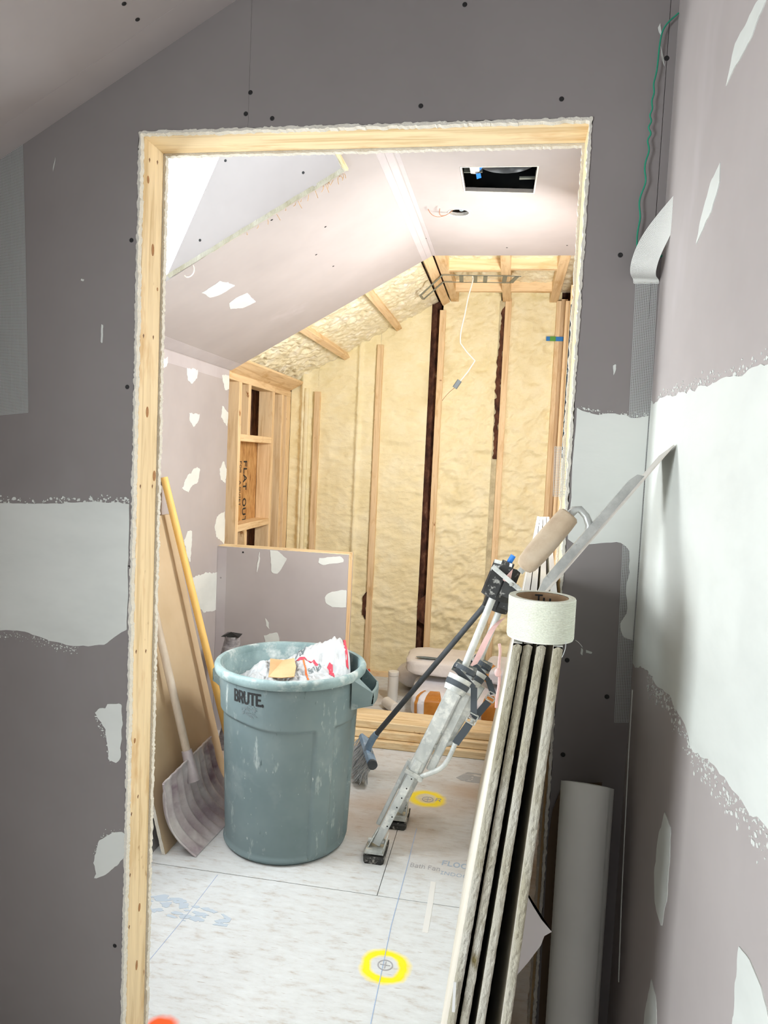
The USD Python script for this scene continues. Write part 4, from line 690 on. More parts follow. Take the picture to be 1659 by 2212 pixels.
# ------------------------------------------------------------------ stilts leaning on the sheets
def px(x, y, Y): return at(x, y, 'Y', Y)
def stilt(Y0, dpx, label, foot, ankle, knee, boot, cup, strap):
    base = px(*foot, Y0); base[2] = 0
    t = thing('drywall_stilt', label, 'stilt', base)
    a, k, b, c = px(*ankle, Y0), px(*knee, Y0), px(*boot, Y0), px(*cup, Y0)
    d = (k-a)/np.linalg.norm(k-a); s = np.cross(d, UY); s /= np.linalg.norm(s); s = s if s[0] > 0 else -s; y = UY
    # sole: rounded rubber pad turned up a little at the heel
    so = [base+s0*A([0.036, 0, 0])+A([0, w, 0])+A([0, 0, z]) for s0, w, z in ((-.8, -.062, 0.004), (.8, -.062, 0.004), (1, -.05, 0.004), (1, .06, 0.012), (-1, .06, 0.012), (-1, -.05, 0.004), (-.9, -.066, 0.024), (.9, -.066, 0.024), (1.05, -.05, 0.026), (1.05, .06, 0.036), (-1.05, .06, 0.036), (-1.05, -.05, 0.026), (-.8, .07, 0.03), (.8, .07, 0.03))]
    so = A(so); so[:, 2] += 0.22*(base[0]-so[:, 0])*0+0.0; so[:, 2] -= so[:, 2].min()
    obj('sole', hull(so), 'sole_black', t)
    pb = base+A([0, 0, 0.034])
    obj('foot_plate', cat(bx(base[0]-.034, base[0]+.034, base[1]-.052, base[1]+.055, .030, .036, 0), bar(pb+[-.03, -.045, .006], pb+[.03, -.045, .006], .01, .012)), 'aluminium_bare', t)
    obj('ankle_bracket', cat(*[hull([pb+[sx*.027, -.02, 0], pb+[sx*.027, .03, 0], pb+[sx*.031, -.02, 0], pb+[sx*.031, .03, 0], a+s*sx*.022+y*.012, a+s*sx*.022-y*.012, a+s*sx*.018+y*.012, a+s*sx*.018-y*.012]) for sx in (-1, 1)]), 'aluminium', t)
    obj('pivot', tube([pb+[-.03, 0, .02], pb+[.03, 0, .02]], .009, 12), 'aluminium_bare', t, smooth=40)
    lsp = obj('lower_strut', bar(pb+[0, 0, .012], k+d*.05, .030, .026, y, .003), 'aluminium', t)
    obj('lower_strut', bar(a+s*-.026+y*.03, k+d*.02-s*.028+y*.03, .016, .02, y, .003), 'aluminium', t)
    L1 = np.linalg.norm(k-a)
    for f_ in np.linspace(.12, .92, 6):
        h0 = a+d*L1*f_-y*.0134+s*.004; obj('adjustment_hole', tube([h0, h0-y*.0006], .0026, 8), 'hole_dark', lsp)
    d2 = (b-k)/np.linalg.norm(b-k)
    obj('upper_channel', cat(bar(k-d2*.02, b, .044, .006, y), bar(k-d2*.02-s*.021+y*.012, b-s*.021+y*.012, .005, .028, y), bar(k-d2*.02+s*.021+y*.012, b+s*.021+y*.012, .005, .028, y)), 'aluminium', t)
    obj('upper_channel', bar(k+d2*.03+s*.050+y*.02, b+s*.046-d2*.02+y*.02, .030, .024, y, .004), 'aluminium', t)
    obj('clamp_band', cat(bar(k-s*.03-y*.006, k+s*.034-y*.006, .016, .034, y, .002), tube([k+s*.03-y*.02, k+s*.03-y*.032], .009, 10)), 'aluminium_bare', t)
    st = [k+s*.028-y*.012, k+d2*.03+s*.05-y*.014, k+d2*.07+s*.078-y*.014, k+d2*.12+s*.086-y*.012, k+d2*.17+s*.084-y*.01]
    obj('side_tube', tube(st, .0085, 12, smooth=24), 'aluminium', t, smooth=60)
    stp = obj('strap', cat(bar(st[-1], st[-1]+d2*.085+s*.012, .026, .004, y), bar(st[-1]+d2*.12+s*.012, b+d2*.02+s*.055-y*.01, .022, .004, y), bar(b+d2*.02+s*.055-y*.012, b-s*.03+d2*.055-y*.03, .018, .004, y)), 'webbing', t)
    obj('buckle', cat(*[bar(st[-1]+d2*.09+s*o-y*.002, st[-1]+d2*.125+s*o-y*.002, .004, .006, y) for o in (-.004, .028)]+[bar(st[-1]+d2*q+s*-.004-y*.002, st[-1]+d2*q+s*.028-y*.002, .004, .006, y) for q in (.09, .107, .125)]), 'aluminium_bare', stp, label='metal buckle')
    # boot platform: short oval drum across the leg
    n = 28; an = np.linspace(0, 2*np.pi, n, endpoint=False); bo = b+d2*.004
    def oval(h, k_): return bo+d2*h+np.outer(np.cos(an)*.042*k_, s)+np.outer(np.sin(an)*.052*k_, y-d2*(y@d2)-d2*.35)
    obj('heel_cup', grid(np.stack([oval(-.036, .86), oval(-.018, .96), oval(.022, 1.02), oval(.022, .9), oval(.016, .88), oval(.015, .02)]), True), 'aluminium', t, smooth=40)
    obj('cup_band', grid(np.stack([oval(-.016, .99), oval(-.002, 1.03), oval(.004, 1.03)]), True), 'webbing', t, smooth=40)
    obj('foot_pad', grid(np.stack([oval(.017, .86), oval(.021, .84), oval(.0215, .02)]), True), 'aluminium_bare', t, smooth=30)
    obj('boot_strap', cat(*[grid(np.stack([oval(h0, kk), oval(h1, kk)]), True) for h0, h1, kk in ((.045, .062, .95),)]), 'webbing', t)
    obj('boot_cover', grid(np.stack([oval(.034, 1.02), oval(.055, 1.0), oval(.075, .92), oval(.080, .8)])[:, :16], False), 'aluminium', t, smooth=40)
    d3 = (c-b)/np.linalg.norm(c-b); s3 = np.cross(d3, UY); s3 = s3/np.linalg.norm(s3); s3 = s3 if s3[0] > 0 else -s3
    obj('leg_pole', tube([b+d2*.02, b+d3*.09, c], .0125, 16), 'aluminium', t, smooth=40)
    obj('pole_clamp', cat(bar(b+d3*.07-s3*.03-y*.012, b+d3*.07+s3*.03-y*.012, .02, .006, d3), tube([b+d3*.07-s3*.024, b+d3*.07-s3*.024-y*.03], .006, 8)), 'aluminium_bare', t)
    s3c, d3c, yc = s3*1.2, d3*1.35, y*1.3; c = c - s3*(.018 if strap == 'blue' else .042)
    # knee cup: moulded black half shell, two bolted flanges, buckle block
    sl = []
    for u_ in np.linspace(-1.15, 1.15, 13): sl.append([c+s3c*(.045*math.sin(u_)+.02)+yc*(-.035+.05*math.cos(u_))*-1+d3c*h for h in (-.045, -.04, .04, .045)])
    shell = A(sl); th = shell-A([0, .004, 0]); obj('knee_cup', cat(grid(shell), grid(th[::-1])), 'black_plastic', t, smooth=40)
    obj('cup_block', cat(hull([c+s3c*i+d3c*j+yc*k_ for i in (-.018, .022) for j in (-.04, .03) for k_ in (-.02, .015)]), hull([c+s3c*i+d3c*j+yc*k_ for i in (.026, .070) for j in (-.026, .010) for k_ in (-.035, -.028)]), hull([c+s3c*i+d3c*j+yc*k_ for i in (.0, .035) for j in (.03, .055) for k_ in (-.02, .0)])), 'black_plastic', t)
    cfp = obj('cup_flange', cat(bar(c-s3c*.02+d3c*.032-yc*.024, c+s3c*.075+d3c*.005-yc*.040, .016, .004, y), bar(c-s3c*.02+d3c*.045-yc*.01, c+s3c*.03+d3c*.052-yc*.02, .012, .004, y)), 'aluminium_bare', t)
    for o in (.045, .066): q = c+s3c*o+d3c*.010-yc*.038; obj('bolt', tube([q, q-yc*.006], .006, 8), 'aluminium_bare', cfp)
    obj('strap_tab', hull([c+s3c*.02+d3c*.01-yc*.02, c+s3c*.035+d3c*.045-yc*.02, c+s3c*.045+d3c*.0-yc*.02, c+s3c*.03+d3c*.02-yc*.024]), 'pink_rubber', t)
    if strap == 'blue': obj('blue_cap', tube([c+s3*.020+d3*.045, c+s3*.028+d3*.10], .0095, 12), 'blue_plastic', t, smooth=40, label='blue plastic strap end')
    return t, b, c, d3, s3
S1 = stilt(2.52, 0, 'front drywall stilt of the pair, its foot nearest the doorway, leaning right against the sheets', (812, 1848), (828, 1795), (893, 1668), (988, 1478), (1079, 1256), 'blue')
S2 = stilt(2.78, 0, 'rear drywall stilt of the pair, its foot half hidden behind the front one', (862, 1758), (872, 1715), (934, 1604), (1022, 1462), (1090, 1290), '')
def ribbon(pts, w, side, m, name, parent, th=0.0015):
    pts = A(pts); sd = A(side)/np.linalg.norm(side); P = np.stack([pts-sd*w/2, pts+sd*w/2]); Q = P+A([0, -th, 0]); obj(name, cat(grid(P), grid(Q[::-1])), m, parent)
from scipy.interpolate import CubicSpline
def spl(pts, n):
    pts = A(pts, float); t = np.r_[0, np.cumsum(np.linalg.norm(np.diff(pts, axis=0), axis=1))]; return CubicSpline(t, pts)(np.linspace(0, t[-1], n))
ribbon(spl([px(1086, 1336, 2.62), px(1062, 1362, 2.62), px(1044, 1396, 2.60), px(1022, 1438, 2.58)], 12), 0.032, (0.8, 0, 0.45), 'pink_rubber', 'pink_strap', S2[0])
hb = thing('pink_band', 'thin pink rubber band with a knot, hanging down the left side of the drywall sheets', 'band', px(1091, 1440, 1.9))
obj('band', tube([*[px(x, y, 1.9)-A([o, 0, 0]) for x, y, o in ((1093, 1392, .017), (1094, 1420, .017), (1092, 1446, .017), (1094, 1462, .018), (1090, 1500, .018), (1088, 1530, .019))]], .004, 8, smooth=16), 'pink_rubber', hb, smooth=60)
kn = trimesh.creation.icosphere(2, .009); kn.vertices *= [1, 1, 1.3]; kn.vertices += 0.002*(fbm(kn.vertices*300, 2, 1)-.5)[:, None]; kn.apply_translation(px(1092.5, 1454, 1.9)-A([.020, 0, 0])); obj('knot', kn, 'pink_rubber', hb, smooth=60)

# ------------------------------------------------------------------ broom
br = thing('broom', 'angled broom with grey bristles and long dark handle leaning across behind the stilts', 'broom', at(778, 1690, 'Z', 0))
h0, h1 = px(806, 1594, 3.12), px(1086, 1262, 2.96); obj('handle', tube([h0, h1], .0115, 14), 'broom_grey', br, smooth=40)
fN, fF = px(804, 1650, 3.02), px(786, 1594, 3.30)
mid = (fN*0.45+fF*0.55)
obj('ferrule', tube([h0+(h1-h0)*.03, h0, px(795, 1615, 3.12), px(793, 1632, 3.12), mid], [.0145, .0155, .0155, .0175, .02], 14), 'broom_blue', br, smooth=60)
hbp = obj('head_block', bar(fN, fF, .05, .026, (0.5, 0, 0.6), .006), 'broom_blue', br); obj('end_cap', tube([fN+(fN-fF)*.0, fN+(fN-fF)*.05], .021, 12), 'broom_grey', hbp, smooth=40)
tN, tF = at(776, 1692, 'Z', 0.003), at(760, 1640, 'Z', 0.003); bs = np.random.default_rng(6); bm = []
for k in range(280):
    u_ = bs.uniform(0, 1); o = A([bs.normal(0, .012), bs.normal(0, .008), bs.normal(0, .006)]); a_ = fN+(fF-fN)*u_+o*.6; e_ = tN+(tF-tN)*(u_*1.08-.04)+A([bs.normal(0, .016), bs.normal(0, .010), 0]); e_[2] = .002+abs(bs.normal(0, .012))
    bm.append(tube([a_, a_*.5+e_*.5+A([-.01, 0, -.004]), e_], [.003, .003, .0018], 4, cap=False))
obj('bristles', cat(*bm), 'bristle', br, kind='stuff')

# ------------------------------------------------------------------ boards, pole and shovel against the left wall
slope_b = 0.262
def lean_board(name, label, y0, y1, x_floor, height, m, edge, th=0.0127):
    loc = (x_floor, (y0+y1)/2, 0); t = thing(name, label, 'board', loc, group=None)
    def p(y, z, o): return A([x_floor-slope_b*z-o/math.cos(math.atan(slope_b)), y, z+o*slope_b*0.3])
    c8 = lambda o0, o1, ya, yb, z0, z1: hull([p(y, z, o) for y in (ya, yb) for z in (z0, z1) for o in (o0, o1)])
    obj('face_paper', c8(0, th, y0+.003, y1, 0.0005, height), m, t)
    zz_, dd = np.meshgrid(np.linspace(0, 1, 120), np.linspace(0, 1, 5), indexing='ij'); base = A([[p(y0, z*height+.001, d*th) for d in np.linspace(0, 1, 5)] for z in np.linspace(0, 1, 120)])
    base[..., 1] -= .004*(fbm(np.stack([dd*2, zz_*90, dd*0], -1), 3, 3)-.4); obj('cut_edge', grid(base), edge, t, label='rough white cut edge', smooth=50)
    return t
lean_board('drywall_offcut', 'tall brown-backed drywall offcut leaning on the left wall behind the shovel', 2.336, 2.93, -1.117, 1.142, 'kraft', 'gypsum_white')
mottled('grey_back', [(0.3, (150, 150, 152)), (0.7, (166, 166, 168))], 4, rough=0.8)
lean_board('drywall_offcut', 'short grey drywall offcut tucked behind the brown one by the door jamb', 2.325, 2.80, -1.166, 0.42, 'grey_back', 'gypsum_white')
obj('wooden_pole', tube([(-1.034, 2.86, 0.0), (-1.4135, 2.86, 1.30)], .0150, 16), 'yellow_pole', smooth=40, label='long yellow wooden pole leaning against the left wall beside the trash can', cat='pole')
# snow shovel
sv = thing('snow_shovel', 'ribbed dusty plastic snow shovel leaning blade-down against the brown board', 'shovel', at(425, 1849, 'Z', 0))
nB = A([1, 0, slope_b]); nB /= np.linalg.norm(nB)
def on_board(x, y, off): d = ray(x, y); o = A([-1.117, 0, 0])+nB*off; return EYE+d*(((o-EYE)@nB)/(d@nB))
bl0 = at(424, 1850, 'Z', 0.002); bl1 = bl0+A([0.03, 0.44, 0]); tl0 = on_board(352, 1694, .075); tl1 = on_board(455, 1592, .045)
uu, vv = np.meshgrid(np.linspace(0, 1, 81), np.linspace(0, 1, 26), indexing='ij')
Pb = (1-vv)[..., None]*((1-uu)[..., None]*bl0+uu[..., None]*bl1)+vv[..., None]*((1-uu)[..., None]*tl0+uu[..., None]*tl1)
nS = np.cross(bl1-bl0, tl0-bl0); nS /= np.linalg.norm(nS); nS = nS if nS[0] > 0 else -nS
Pb = Pb-nS*(.055*np.sin(np.pi*vv**.8))[..., None]+nS*(.0105*np.cos(uu*2*np.pi*9)*np.clip(vv*8, 0, 1)*np.clip((1-vv)*6, .15, 1))[..., None]
blp = obj('blade', cat(grid(Pb), grid((Pb-nS*.004)[::-1])), 'shovel_plastic', sv, smooth=60)
obj('blade_edge', cat(tube(Pb[:, -1], .0045, 6), tube(Pb[0], .004, 6)), 'shovel_plastic', blp, smooth=60)
ht0 = Pb[40, -1]; ht1 = on_board(338, 1340, .03); hd = (ht1-ht0); obj('handle', tube([ht0-hd*.14-nS*.0, ht0, ht0+hd*.5, ht0+hd*1.12], .0150, 16), 'shovel_handle', sv, smooth=40)
obj('socket', tube([ht0-hd*.16, ht0+hd*.06], [.024, .019], 14), 'shovel_plastic', sv, smooth=40)
# plastic-wrapped bundle in the corner
wbp = A([-1.27, 3.30, 0]); wz, wa = np.meshgrid(np.linspace(0, 1, 60), np.linspace(0, 2*np.pi, 40, endpoint=False), indexing='ij')
wr_ = (.050-.012*np.abs(np.sin(wz*4.5)))*(1+.5*(fbm(np.stack([np.cos(wa)*2, np.sin(wa)*2, wz*9], -1), 3, 2)-.5)); wb_ = thing('wrapped_bundle', 'bundle in crinkled clear plastic with black top, between trash can and left wall', 'bundle', wbp)
Pw = np.stack([wbp[0]+wr_*np.cos(wa)+.01*np.sin(wz*7), wbp[1]+wr_*np.sin(wa), wz*.545], -1); obj('wrapping', grid(Pw, True), 'clear_wrap', wb_, smooth=60); obj('top_flap', cat(hull([wbp+[-.045, -.02, .54], wbp+[.05, -.03, .545], wbp+[.045, .03, .55], wbp+[-.03, .03, .552], wbp+[.0, 0, .562]])), 'black_shiny', wb_)

# ------------------------------------------------------------------ lumber, tubes, sacks at the far end
row_names = [('bottom front', 3.480, 0), ('middle front', 3.503, 1), ('top front', 3.526, 2), ('bottom rear', 3.578, 0), ('middle rear', 3.600, 1), ('top rear', 3.620, 2)]
for nme, y, lv in row_names:
    xo = 0.004*((lv*7+len(nme)) % 5); obj('lumber_board', bx(-0.742+xo, 0.225+xo, y, y+0.087, lv*0.0395, lv*0.0395+0.038, 0.004), 'pale_wood_x', label=f'{nme} pine board in the low stack on the floor before the foam wall', cat='board', group='pine boards stacked on the floor')
def cyl_thing(name, label, p0, p1, r):
    t = thing(name, label, 'tube', p0); L_, d, s, u = frame(p0, p1); pr_ = [(0, 0), (r*.9, 0), (r, .004), (r, L_*.86), (r*.97, L_*.862), (r*.97, L_*.87), (r*1.02, L_*.872), (r*1.02, L_-.003), (r*.95, L_), (0, L_)]
    for nm, a_ in (('body', pr_[:5]), ('cap', pr_[5:])):
        g_ = lathe(a_, 28); v = A(g_.vertices); obj(nm, trimesh.Trimesh(A(p0)+v[:, 2:3]*d+v[:, :1]*s+v[:, 1:2]*u, g_.faces, process=False), 'white_plastic', t, smooth=40)
tb = at(847, 1514, 'Z', 0); cyl_thing('plastic_tube', 'white plastic tube standing upright on the far floor', tb, tb+A([0.002, 0, .178]), .031)
t0_, t1_ = at(834, 1516, 'Z', .032), at(853, 1530, 'Z', .032); cyl_thing('plastic_tube', 'short white plastic tube lying on the floor in front of the upright one', t0_, t0_+(t1_-t0_)/np.linalg.norm(t1_-t0_)*.125, .031)
def sack(label, c, size, rot, m, bands=(), bm_='sack_orange', seed=0, pn=4.6):
    c = A(c, float); t = thing('compound_sack', label, 'sack', (c[0], c[1], c[2]-size[2]/2))
    def shape(th, ph, k=1.0):
        f = lambda q: np.sign(q)*np.abs(q)**(2/pn)
        x, y, z = f(np.cos(ph))*f(np.cos(th)), f(np.cos(ph))*f(np.sin(th)), f(np.sin(ph))*(1-.18*np.abs(f(np.cos(ph)))**0) 
        P = np.stack([x*size[0]/2, y*size[1]/2, z*size[2]/2], -1)*k
        w = 1-2*np.abs(fbm(P*A([14, 11, 18])+seed*3.3, 4, seed)-.5)*1.6; P = P*(1+.10*(w-.6)[..., None]*A([.5, .5, 1.]))
        P[..., 2] = np.maximum(P[..., 2], -size[2]/2)
        ca, sa = math.cos(rot), math.sin(rot); return c+np.stack([P[..., 0]*ca-P[..., 1]*sa, P[..., 0]*sa+P[..., 1]*ca, P[..., 2]], -1)
    ph, th = np.meshgrid(np.linspace(-np.pi/2, np.pi/2, 40), np.linspace(0, 2*np.pi, 80, endpoint=False), indexing='ij'); obj('sack', grid(shape(th, ph), True), m, t, smooth=60)
    for a_, b_ in bands:
        ph, th = np.meshgrid(np.linspace(-1.3, 1.3, 40), np.linspace(a_, b_, 8), indexing='ij'); obj('orange_band', grid(shape(th, ph, 1.015)), bm_, t, smooth=60)
    return shape, t
d2r = math.radians
sack('pale plastic sack with orange stripes, lower left of the sack pile', (-0.345, 4.12, .082), (.275, .46, .165), .06, 'sack_plastic', [(d2r(232), d2r(244)), (d2r(262), d2r(272))], seed=1)
sack('pale plastic sack with one orange stripe, lower right of the sack pile', (-0.040, 4.13, .082), (.275, .44, .165), -.05, 'sack_plastic', [(d2r(268), d2r(274))], seed=2)
shp, st_ = sack('grey-white paper sack with a dark stamp, lying on top of the sack pile', (-0.335, 4.30, .232), (.42, .36, .12), .04, 'sack_paper', [(d2r(238), d2r(304))] and [], seed=3)
sack('sack with a broad orange band at the right of the pile beside the drywall sheets', (0.03, 4.26, .228), (.22, .36, .115), -.1, 'sack_plastic', [(d2r(200), d2r(250))], seed=4)
sack('grey plastic sack slumped against the foam wall at the left of the pile', (-0.50, 4.50, .085), (.26, .26, .17), .3, 'sack_plastic', seed=5, pn=2.4)
obj('printed_stamp', trimesh.Trimesh(*(lambda m: (A([-0.41, 4.165, .2875])+np.c_[m.vertices[:, 0], m.vertices[:, 1], m.vertices[:, 2]], m.faces))(ext(Polygon(np.c_[.07*np.cos(np.linspace(0, 6.28, 24)[:-1]), .02*np.sin(np.linspace(0, 6.28, 24)[:-1])]), .0015)), process=False), 'ink_faded', st_, label='dark oval stamp')
# ------------------------------------------------------------------ paper roll, cardboard and paper by the right corner
RC = A([0.1665, 1.335, 0]); ro = thing('paper_roll', 'grey roll of floor paper standing upright in the corner right of the drywall sheets', 'paper roll', RC)
an = np.linspace(0, 2*np.pi*3.1, 150); rad = .0468-.0011*an/(2*np.pi)*1.6; an0 = an+d2r(-40)
Pr = np.stack([np.c_[RC[0]+rad*np.cos(an0), RC[1]+rad*np.sin(an0), np.full(150, z)+(.020*(np.cos(an0-d2r(-97))) if z > .8 else 0)] for z in np.r_[0.0, np.linspace(.2, .852, 6)]])
Pi = Pr.copy(); Pi[..., :2] = RC[:2]+(Pr[..., :2]-RC[:2])*.985
obj('rolled_sheet', cat(grid(Pr), grid(Pi[::-1]), grid(np.stack([Pr[-1], Pi[-1]]))), 'roll_grey', ro, smooth=50)
KP = Plane((0, YD-0.0045, 0), UX, UZ)
kp = [KP.pix(*p) for p in ((1085, 1805), (1155, 1745), (1215, 1694), (1300, 1690))]; kp = [(x, z) for x, z in kp]+[(kp[-1][0], 0.003), (0.12, 0.003)]
kp[0] = (max(kp[0][0], 0.113), kp[0][1]); kp[1] = (max(kp[1][0], 0.118), kp[1][1])
kq = Polygon(kp).buffer(0)
obj('cardboard_sheet', KP.place(ext(kq, .003), 0), 'dark_kraft', label='brown cardboard sheet standing against the wall behind the paper roll', cat='cardboard')
wp_ = [px(*p, 1.02) for p in ((1118, 1895), (1126, 1908), (1150, 1955), (1170, 1987), (1192, 2013), (1176, 2022), (1168, 2043), (1140, 2080), (1112, 2112), (1104, 2100))]
wm = trimesh.Trimesh(np.vstack([wp_, A(wp_)+A([0, .0012, 0])]), [(0, i, i+1) for i in range(1, 9)]+[(10, 10+i+1, 10+i) for i in range(1, 9)], process=False)
obj('paper_scrap', wm, 'white_paper', label='white paper corner sticking out beside the rightmost drywall sheet', cat='paper')
# ------------------------------------------------------------------ wire and mesh tapes
gw = [px(*p, 1.440) for p in ((1466, 28), (1450, 42), (1436, 58), (1427, 85), (1422, 125), (1416, 165), (1412, 185), (1413, 200), (1408, 220), (1409, 236), (1404, 250), (1407, 262), (1401, 276), (1406, 288), (1400, 300), (1402, 320), (1396, 345), (1393, 370), (1395, 390), (1387, 415), (1381, 440), (1383, 468), (1379, 492), (1376, 520), (1377, 540))]
gwi = thing('green_wire', 'thin wavy green wire hanging down the wall near the right corner', 'wire', gw[-1])
obj('wire', tube(gw, .0015, 8, smooth=160), 'green_wire', gwi, smooth=60); obj('wire', tube([px(1412, 558, 1.444), px(1424, 556, 1.444), px(1438, 544, 1.444)], .0015, 8, smooth=12), 'green_wire', gwi, smooth=60)
def net(center, width, W_, cells, thread, nrm=None):
    """a woven strip: center (n,3), unit width vectors (n,3)"""
    n = len(center); out = []
    for o in np.linspace(-W_/2, W_/2, cells+1): out.append(grid(np.stack([center+width*(o-thread/2), center+width*(o+thread/2)])))
    tng = np.gradient(center, axis=0); tng /= np.linalg.norm(tng, axis=1)[:, None]
    for i in range(n):
        a_, b_ = center[i]-width[i]*W_/2, center[i]+width[i]*W_/2; t_ = tng[i]*thread/2; out.append(trimesh.Trimesh([a_-t_, b_-t_, b_+t_, a_+t_], [(0, 1, 2), (0, 2, 3)], process=False))
    return cat(*out)
def flat_net(plane, pL0, pR0, pL1, pR1, h, cell, thread):
    a0, b0, a1, b1 = [plane.to3(plane.pix(*p), h)[0] for p in (pL0, pR0, pL1, pR1)]; L_ = np.linalg.norm((a0+b0)/2-(a1+b1)/2); n = int(L_/cell); t = np.linspace(0, 1, n)[:, None]
    ce_ = (1-t)*(a0+b0)/2+t*(a1+b1)/2; wd = (1-t)*(b0-a0)+t*(b1-a1); Wd = np.linalg.norm(wd, axis=1).mean(); return net(ce_, wd/np.linalg.norm(wd, axis=1)[:, None], Wd, int(Wd/cell), thread)
mt = thing('mesh_tape', 'strip of mesh tape with a loose white curl, down the right corner', 'mesh tape', px(1400, 900, YD))
obj('strip', flat_net(WP, (1370, 592), (1424, 600), (1331, 1560), (1368, 1560), .0007, .0030, .0009), 'mesh_thread', mt)
cc = spl([px(*q) for q in ((1396, 612, 1.4480), (1395, 604, 1.4465), (1392, 599, 1.438), (1389, 590, 1.424), (1391, 572, 1.409), (1403, 538, 1.398), (1426, 498, 1.388), (1446, 468, 1.380), (1460, 448, 1.374))], 80); tq = np.linspace(0, 1, 80)[:, None]**1.3; ww = (1-tq)*A([1, 0, 0])+tq*A([0.20, -0.25, -1.0]); ww /= np.linalg.norm(ww, axis=1)[:, None]
obj('loose_curl', net(cc, ww, .044, 18, .0015), 'mesh_white', mt, label='white loose curl of the tape')
mt2 = thing('mesh_tape', 'wide grey mesh tape on the wall at the far left edge', 'mesh tape', px(30, 600, YD))
obj('strip', flat_net(WP, (-60, 228), (42, 258), (-60, 902), (68, 890), .0008, .0032, .0011), 'mesh_thread', mt2)
mt3 = thing('mesh_tape', 'frayed scrap of white mesh tape poking past the right door jamb', 'mesh tape', px(1210, 1000, YD))
obj('strip', flat_net(WP, (1199, 965), (1224, 966), (1194, 1072), (1222, 1072), .0009, .0030, .0008), 'mesh_white', mt3)
# ------------------------------------------------------------------ things under the far ceiling
hbk = thing('hanger_bracket', 'slotted grey metal bracket screwed under the far ceiling joists', 'bracket', at(1000, 600, 'Z', 2.40))
zz0 = ZR+0.008
def zpt(x, y, z=zz0): return at(x, y, 'Z', z)
def slp(x, y, off=0.0):
    d = ray(x, y); n_ = A([-K, 0, 1]); o = A([XK, 0, ZR+off]); return EYE+d*(((o-EYE)@n_)/(d@n_))
def strap_bar(pts, w=.010): return [bar(a_, b_, w, .0025, UZ) for a_, b_ in zip(pts, pts[1:])]
bk0, bk1 = zpt(956, 594), zpt(958, 609); er0, er1 = zpt(1126, 597), zpt(1104, 611); sl0, sl1 = slp(908, 638, .006), slp(914, 646, .006)
obj('rail', cat(*strap_bar([sl0, bk0, er0])), 'galvanised', hbk); obj('rail', cat(*strap_bar([sl1+A([0.0, .01, 0]), bk1, er1])), 'galvanised', hbk)
for fa in (.24, .42, .55, .80, .95): q0, q1 = bk0+(er0-bk0)*fa, bk1+(er1-bk1)*min(1, fa*1.12); obj('cross_plate', bar(q0, q1, .022, .0025, UZ), 'galvanised', hbk)
obj('cross_plate', bar(sl0, sl1+A([0, .01, 0]), .016, .0025, UZ), 'galvanised', hbk)
cb_ = [zpt(1021, 598, 2.398), px(1020, 612, 4.05), px(1012, 640, 4.06), px(1004, 680, 4.07), px(997, 710, 4.08), px(995, 742, 4.10), px(1008, 760, 4.10), px(1026, 779, 4.10), px(1010, 804, 4.10), px(992, 826, 4.10)]
cbt = thing('hanging_cable', 'white electrical cable with a grey connector dangling in front of the foam wall', 'cable', cb_[-1])
obj('cable', cat(tube(cb_[:6], .0042, 8, smooth=30), tube(cb_[5:8], .0042, 8), tube(cb_[7:], .0042, 8)), 'white_cable', cbt, smooth=60)
k0, k1 = px(993, 822, 4.10), px(982, 838, 4.10); cnp = obj('connector', bar(k0, k1, .026, .02, UY, .004), 'grey_plastic', cbt, label='grey plastic connector'); obj('bare_wire', tube([k1, px(968, 850, 4.10), px(955, 866, 4.10)], .0014, 6, smooth=10), 'copper', cnp)
tpz = px(1203, 731, 4.60); obj('masking_tape', cat(bx(tpz[0]-.062, tpz[0]+.058, 4.6165, 4.6195, tpz[2]-.013, tpz[2]+.013)), 'blue_tape', label='short strip of blue masking tape across the right-hand stud', cat='tape')
st2 = thing('green_masking_tape', 'green tape square stuck on the blue masking tape of the right-hand stud', 'tape', tpz); obj('tape', bx(tpz[0]-.040, tpz[0]-.006, 4.6145, 4.6163, tpz[2]-.014, tpz[2]+.014), 'green_tape', st2)
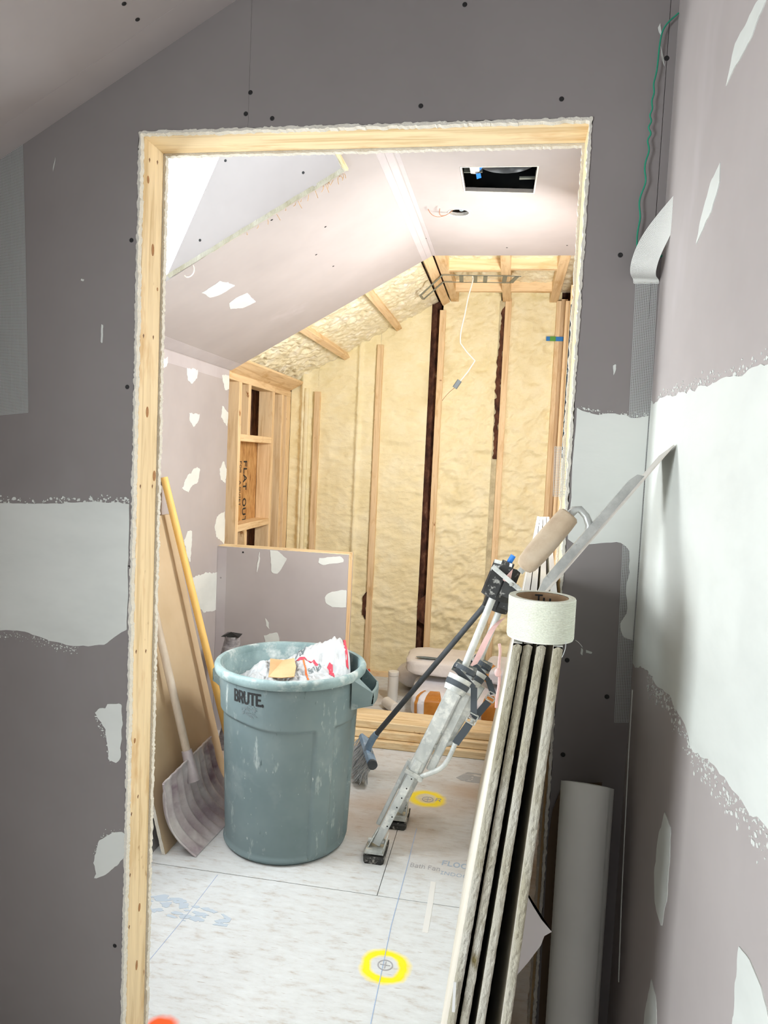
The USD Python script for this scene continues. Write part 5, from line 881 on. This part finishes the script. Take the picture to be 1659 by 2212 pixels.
# bath fan housing above the rectangular hole
fx0, fx1, fy0, fy1 = -0.235, 0.040, 2.530, 2.785; fz = ZR+BT+0.001
fn = thing('fan_housing', 'black ventilation fan housing with a round duct ring inside the rectangular ceiling hole', 'fan', (-0.1, 2.66, fz))
obj('housing', cat(bx(fx0-.003, fx0, fy0, fy1, fz, fz+.12), bx(fx1, fx1+.003, fy0, fy1, fz, fz+.12), bx(fx0, fx1, fy0-.003, fy0, fz, fz+.12), bx(fx0, fx1, fy1, fy1+.003, fz, fz+.12), bx(fx0, fx1, fy0, fy1, fz+.12, fz+.123)), 'black_shiny', fn)
a_ = np.linspace(0, 2*np.pi, 49); obj('duct_ring', cat(lathe([(.062, .119), (.085, .035), (.095, .022), (.105, .028), (.102, .045), (.075, .119)], 48, (-0.075, 2.60, fz))), 'duct_grey', fn, smooth=40)
obj('bracket_plate', cat(bx(-.03, .03, 2.735, 2.75, fz+.02, fz+.026), bx(.025, .032, 2.68, 2.75, fz+.02, fz+.026)), 'galvanised', fn); obj('bracket_plate', bx(fx0+.01, fx0+.075, 2.70, 2.706, fz+.03, fz+.06), 'galvanised', fn)
obj('white_tab', hull([at(x, y, 'Z', fz+h) for x, y, h in ((1012, 352, .03), (1036, 352, .03), (1036, 370, .02), (1030, 376, .02), (1017, 375, .02), (1016, 368, .03), (1030, 364, .03))]), 'white_plastic', fn, label='white plastic tab'); 
for q in (((1028, 375), (1038, 374), (1040, 384), (1030, 387)), ((1035, 361), (1044, 360), (1041, 364), (1037, 369))): obj('blue_tape', hull([at(x, y, 'Z', fz+.014+k_) for x, y in q for k_ in (0, .001)]), 'blue_plastic', fn, label='blue tape piece')
# wires in the round light hole
lh = A([can_c[0], -can_c[1], ZR]); lw = thing('light_wires', 'loose wires poking from the round light hole in the ceiling', 'wires', lh)
obj('junction_box', bx(lh[0]-.05, lh[0]+.05, lh[1]-.05, lh[1]+.05, ZR+.06, ZR+.10), 'roof_dark', lw); obj('conduit_end', tube([lh+[0, .02, .05], lh+[.012, .0, .012]], .011, 10), 'grey_plastic', lw)
for e_, m in (((925, 452), 'copper'), ((950, 451), 'copper')): obj('wire', tube([lh+[-.01, .01, .05], lh+[-.022, 0, .012], lh+[-.04, -.005, -.006], zpt(*e_, ZR-.012)], .0013, 6, smooth=14), m, lw)
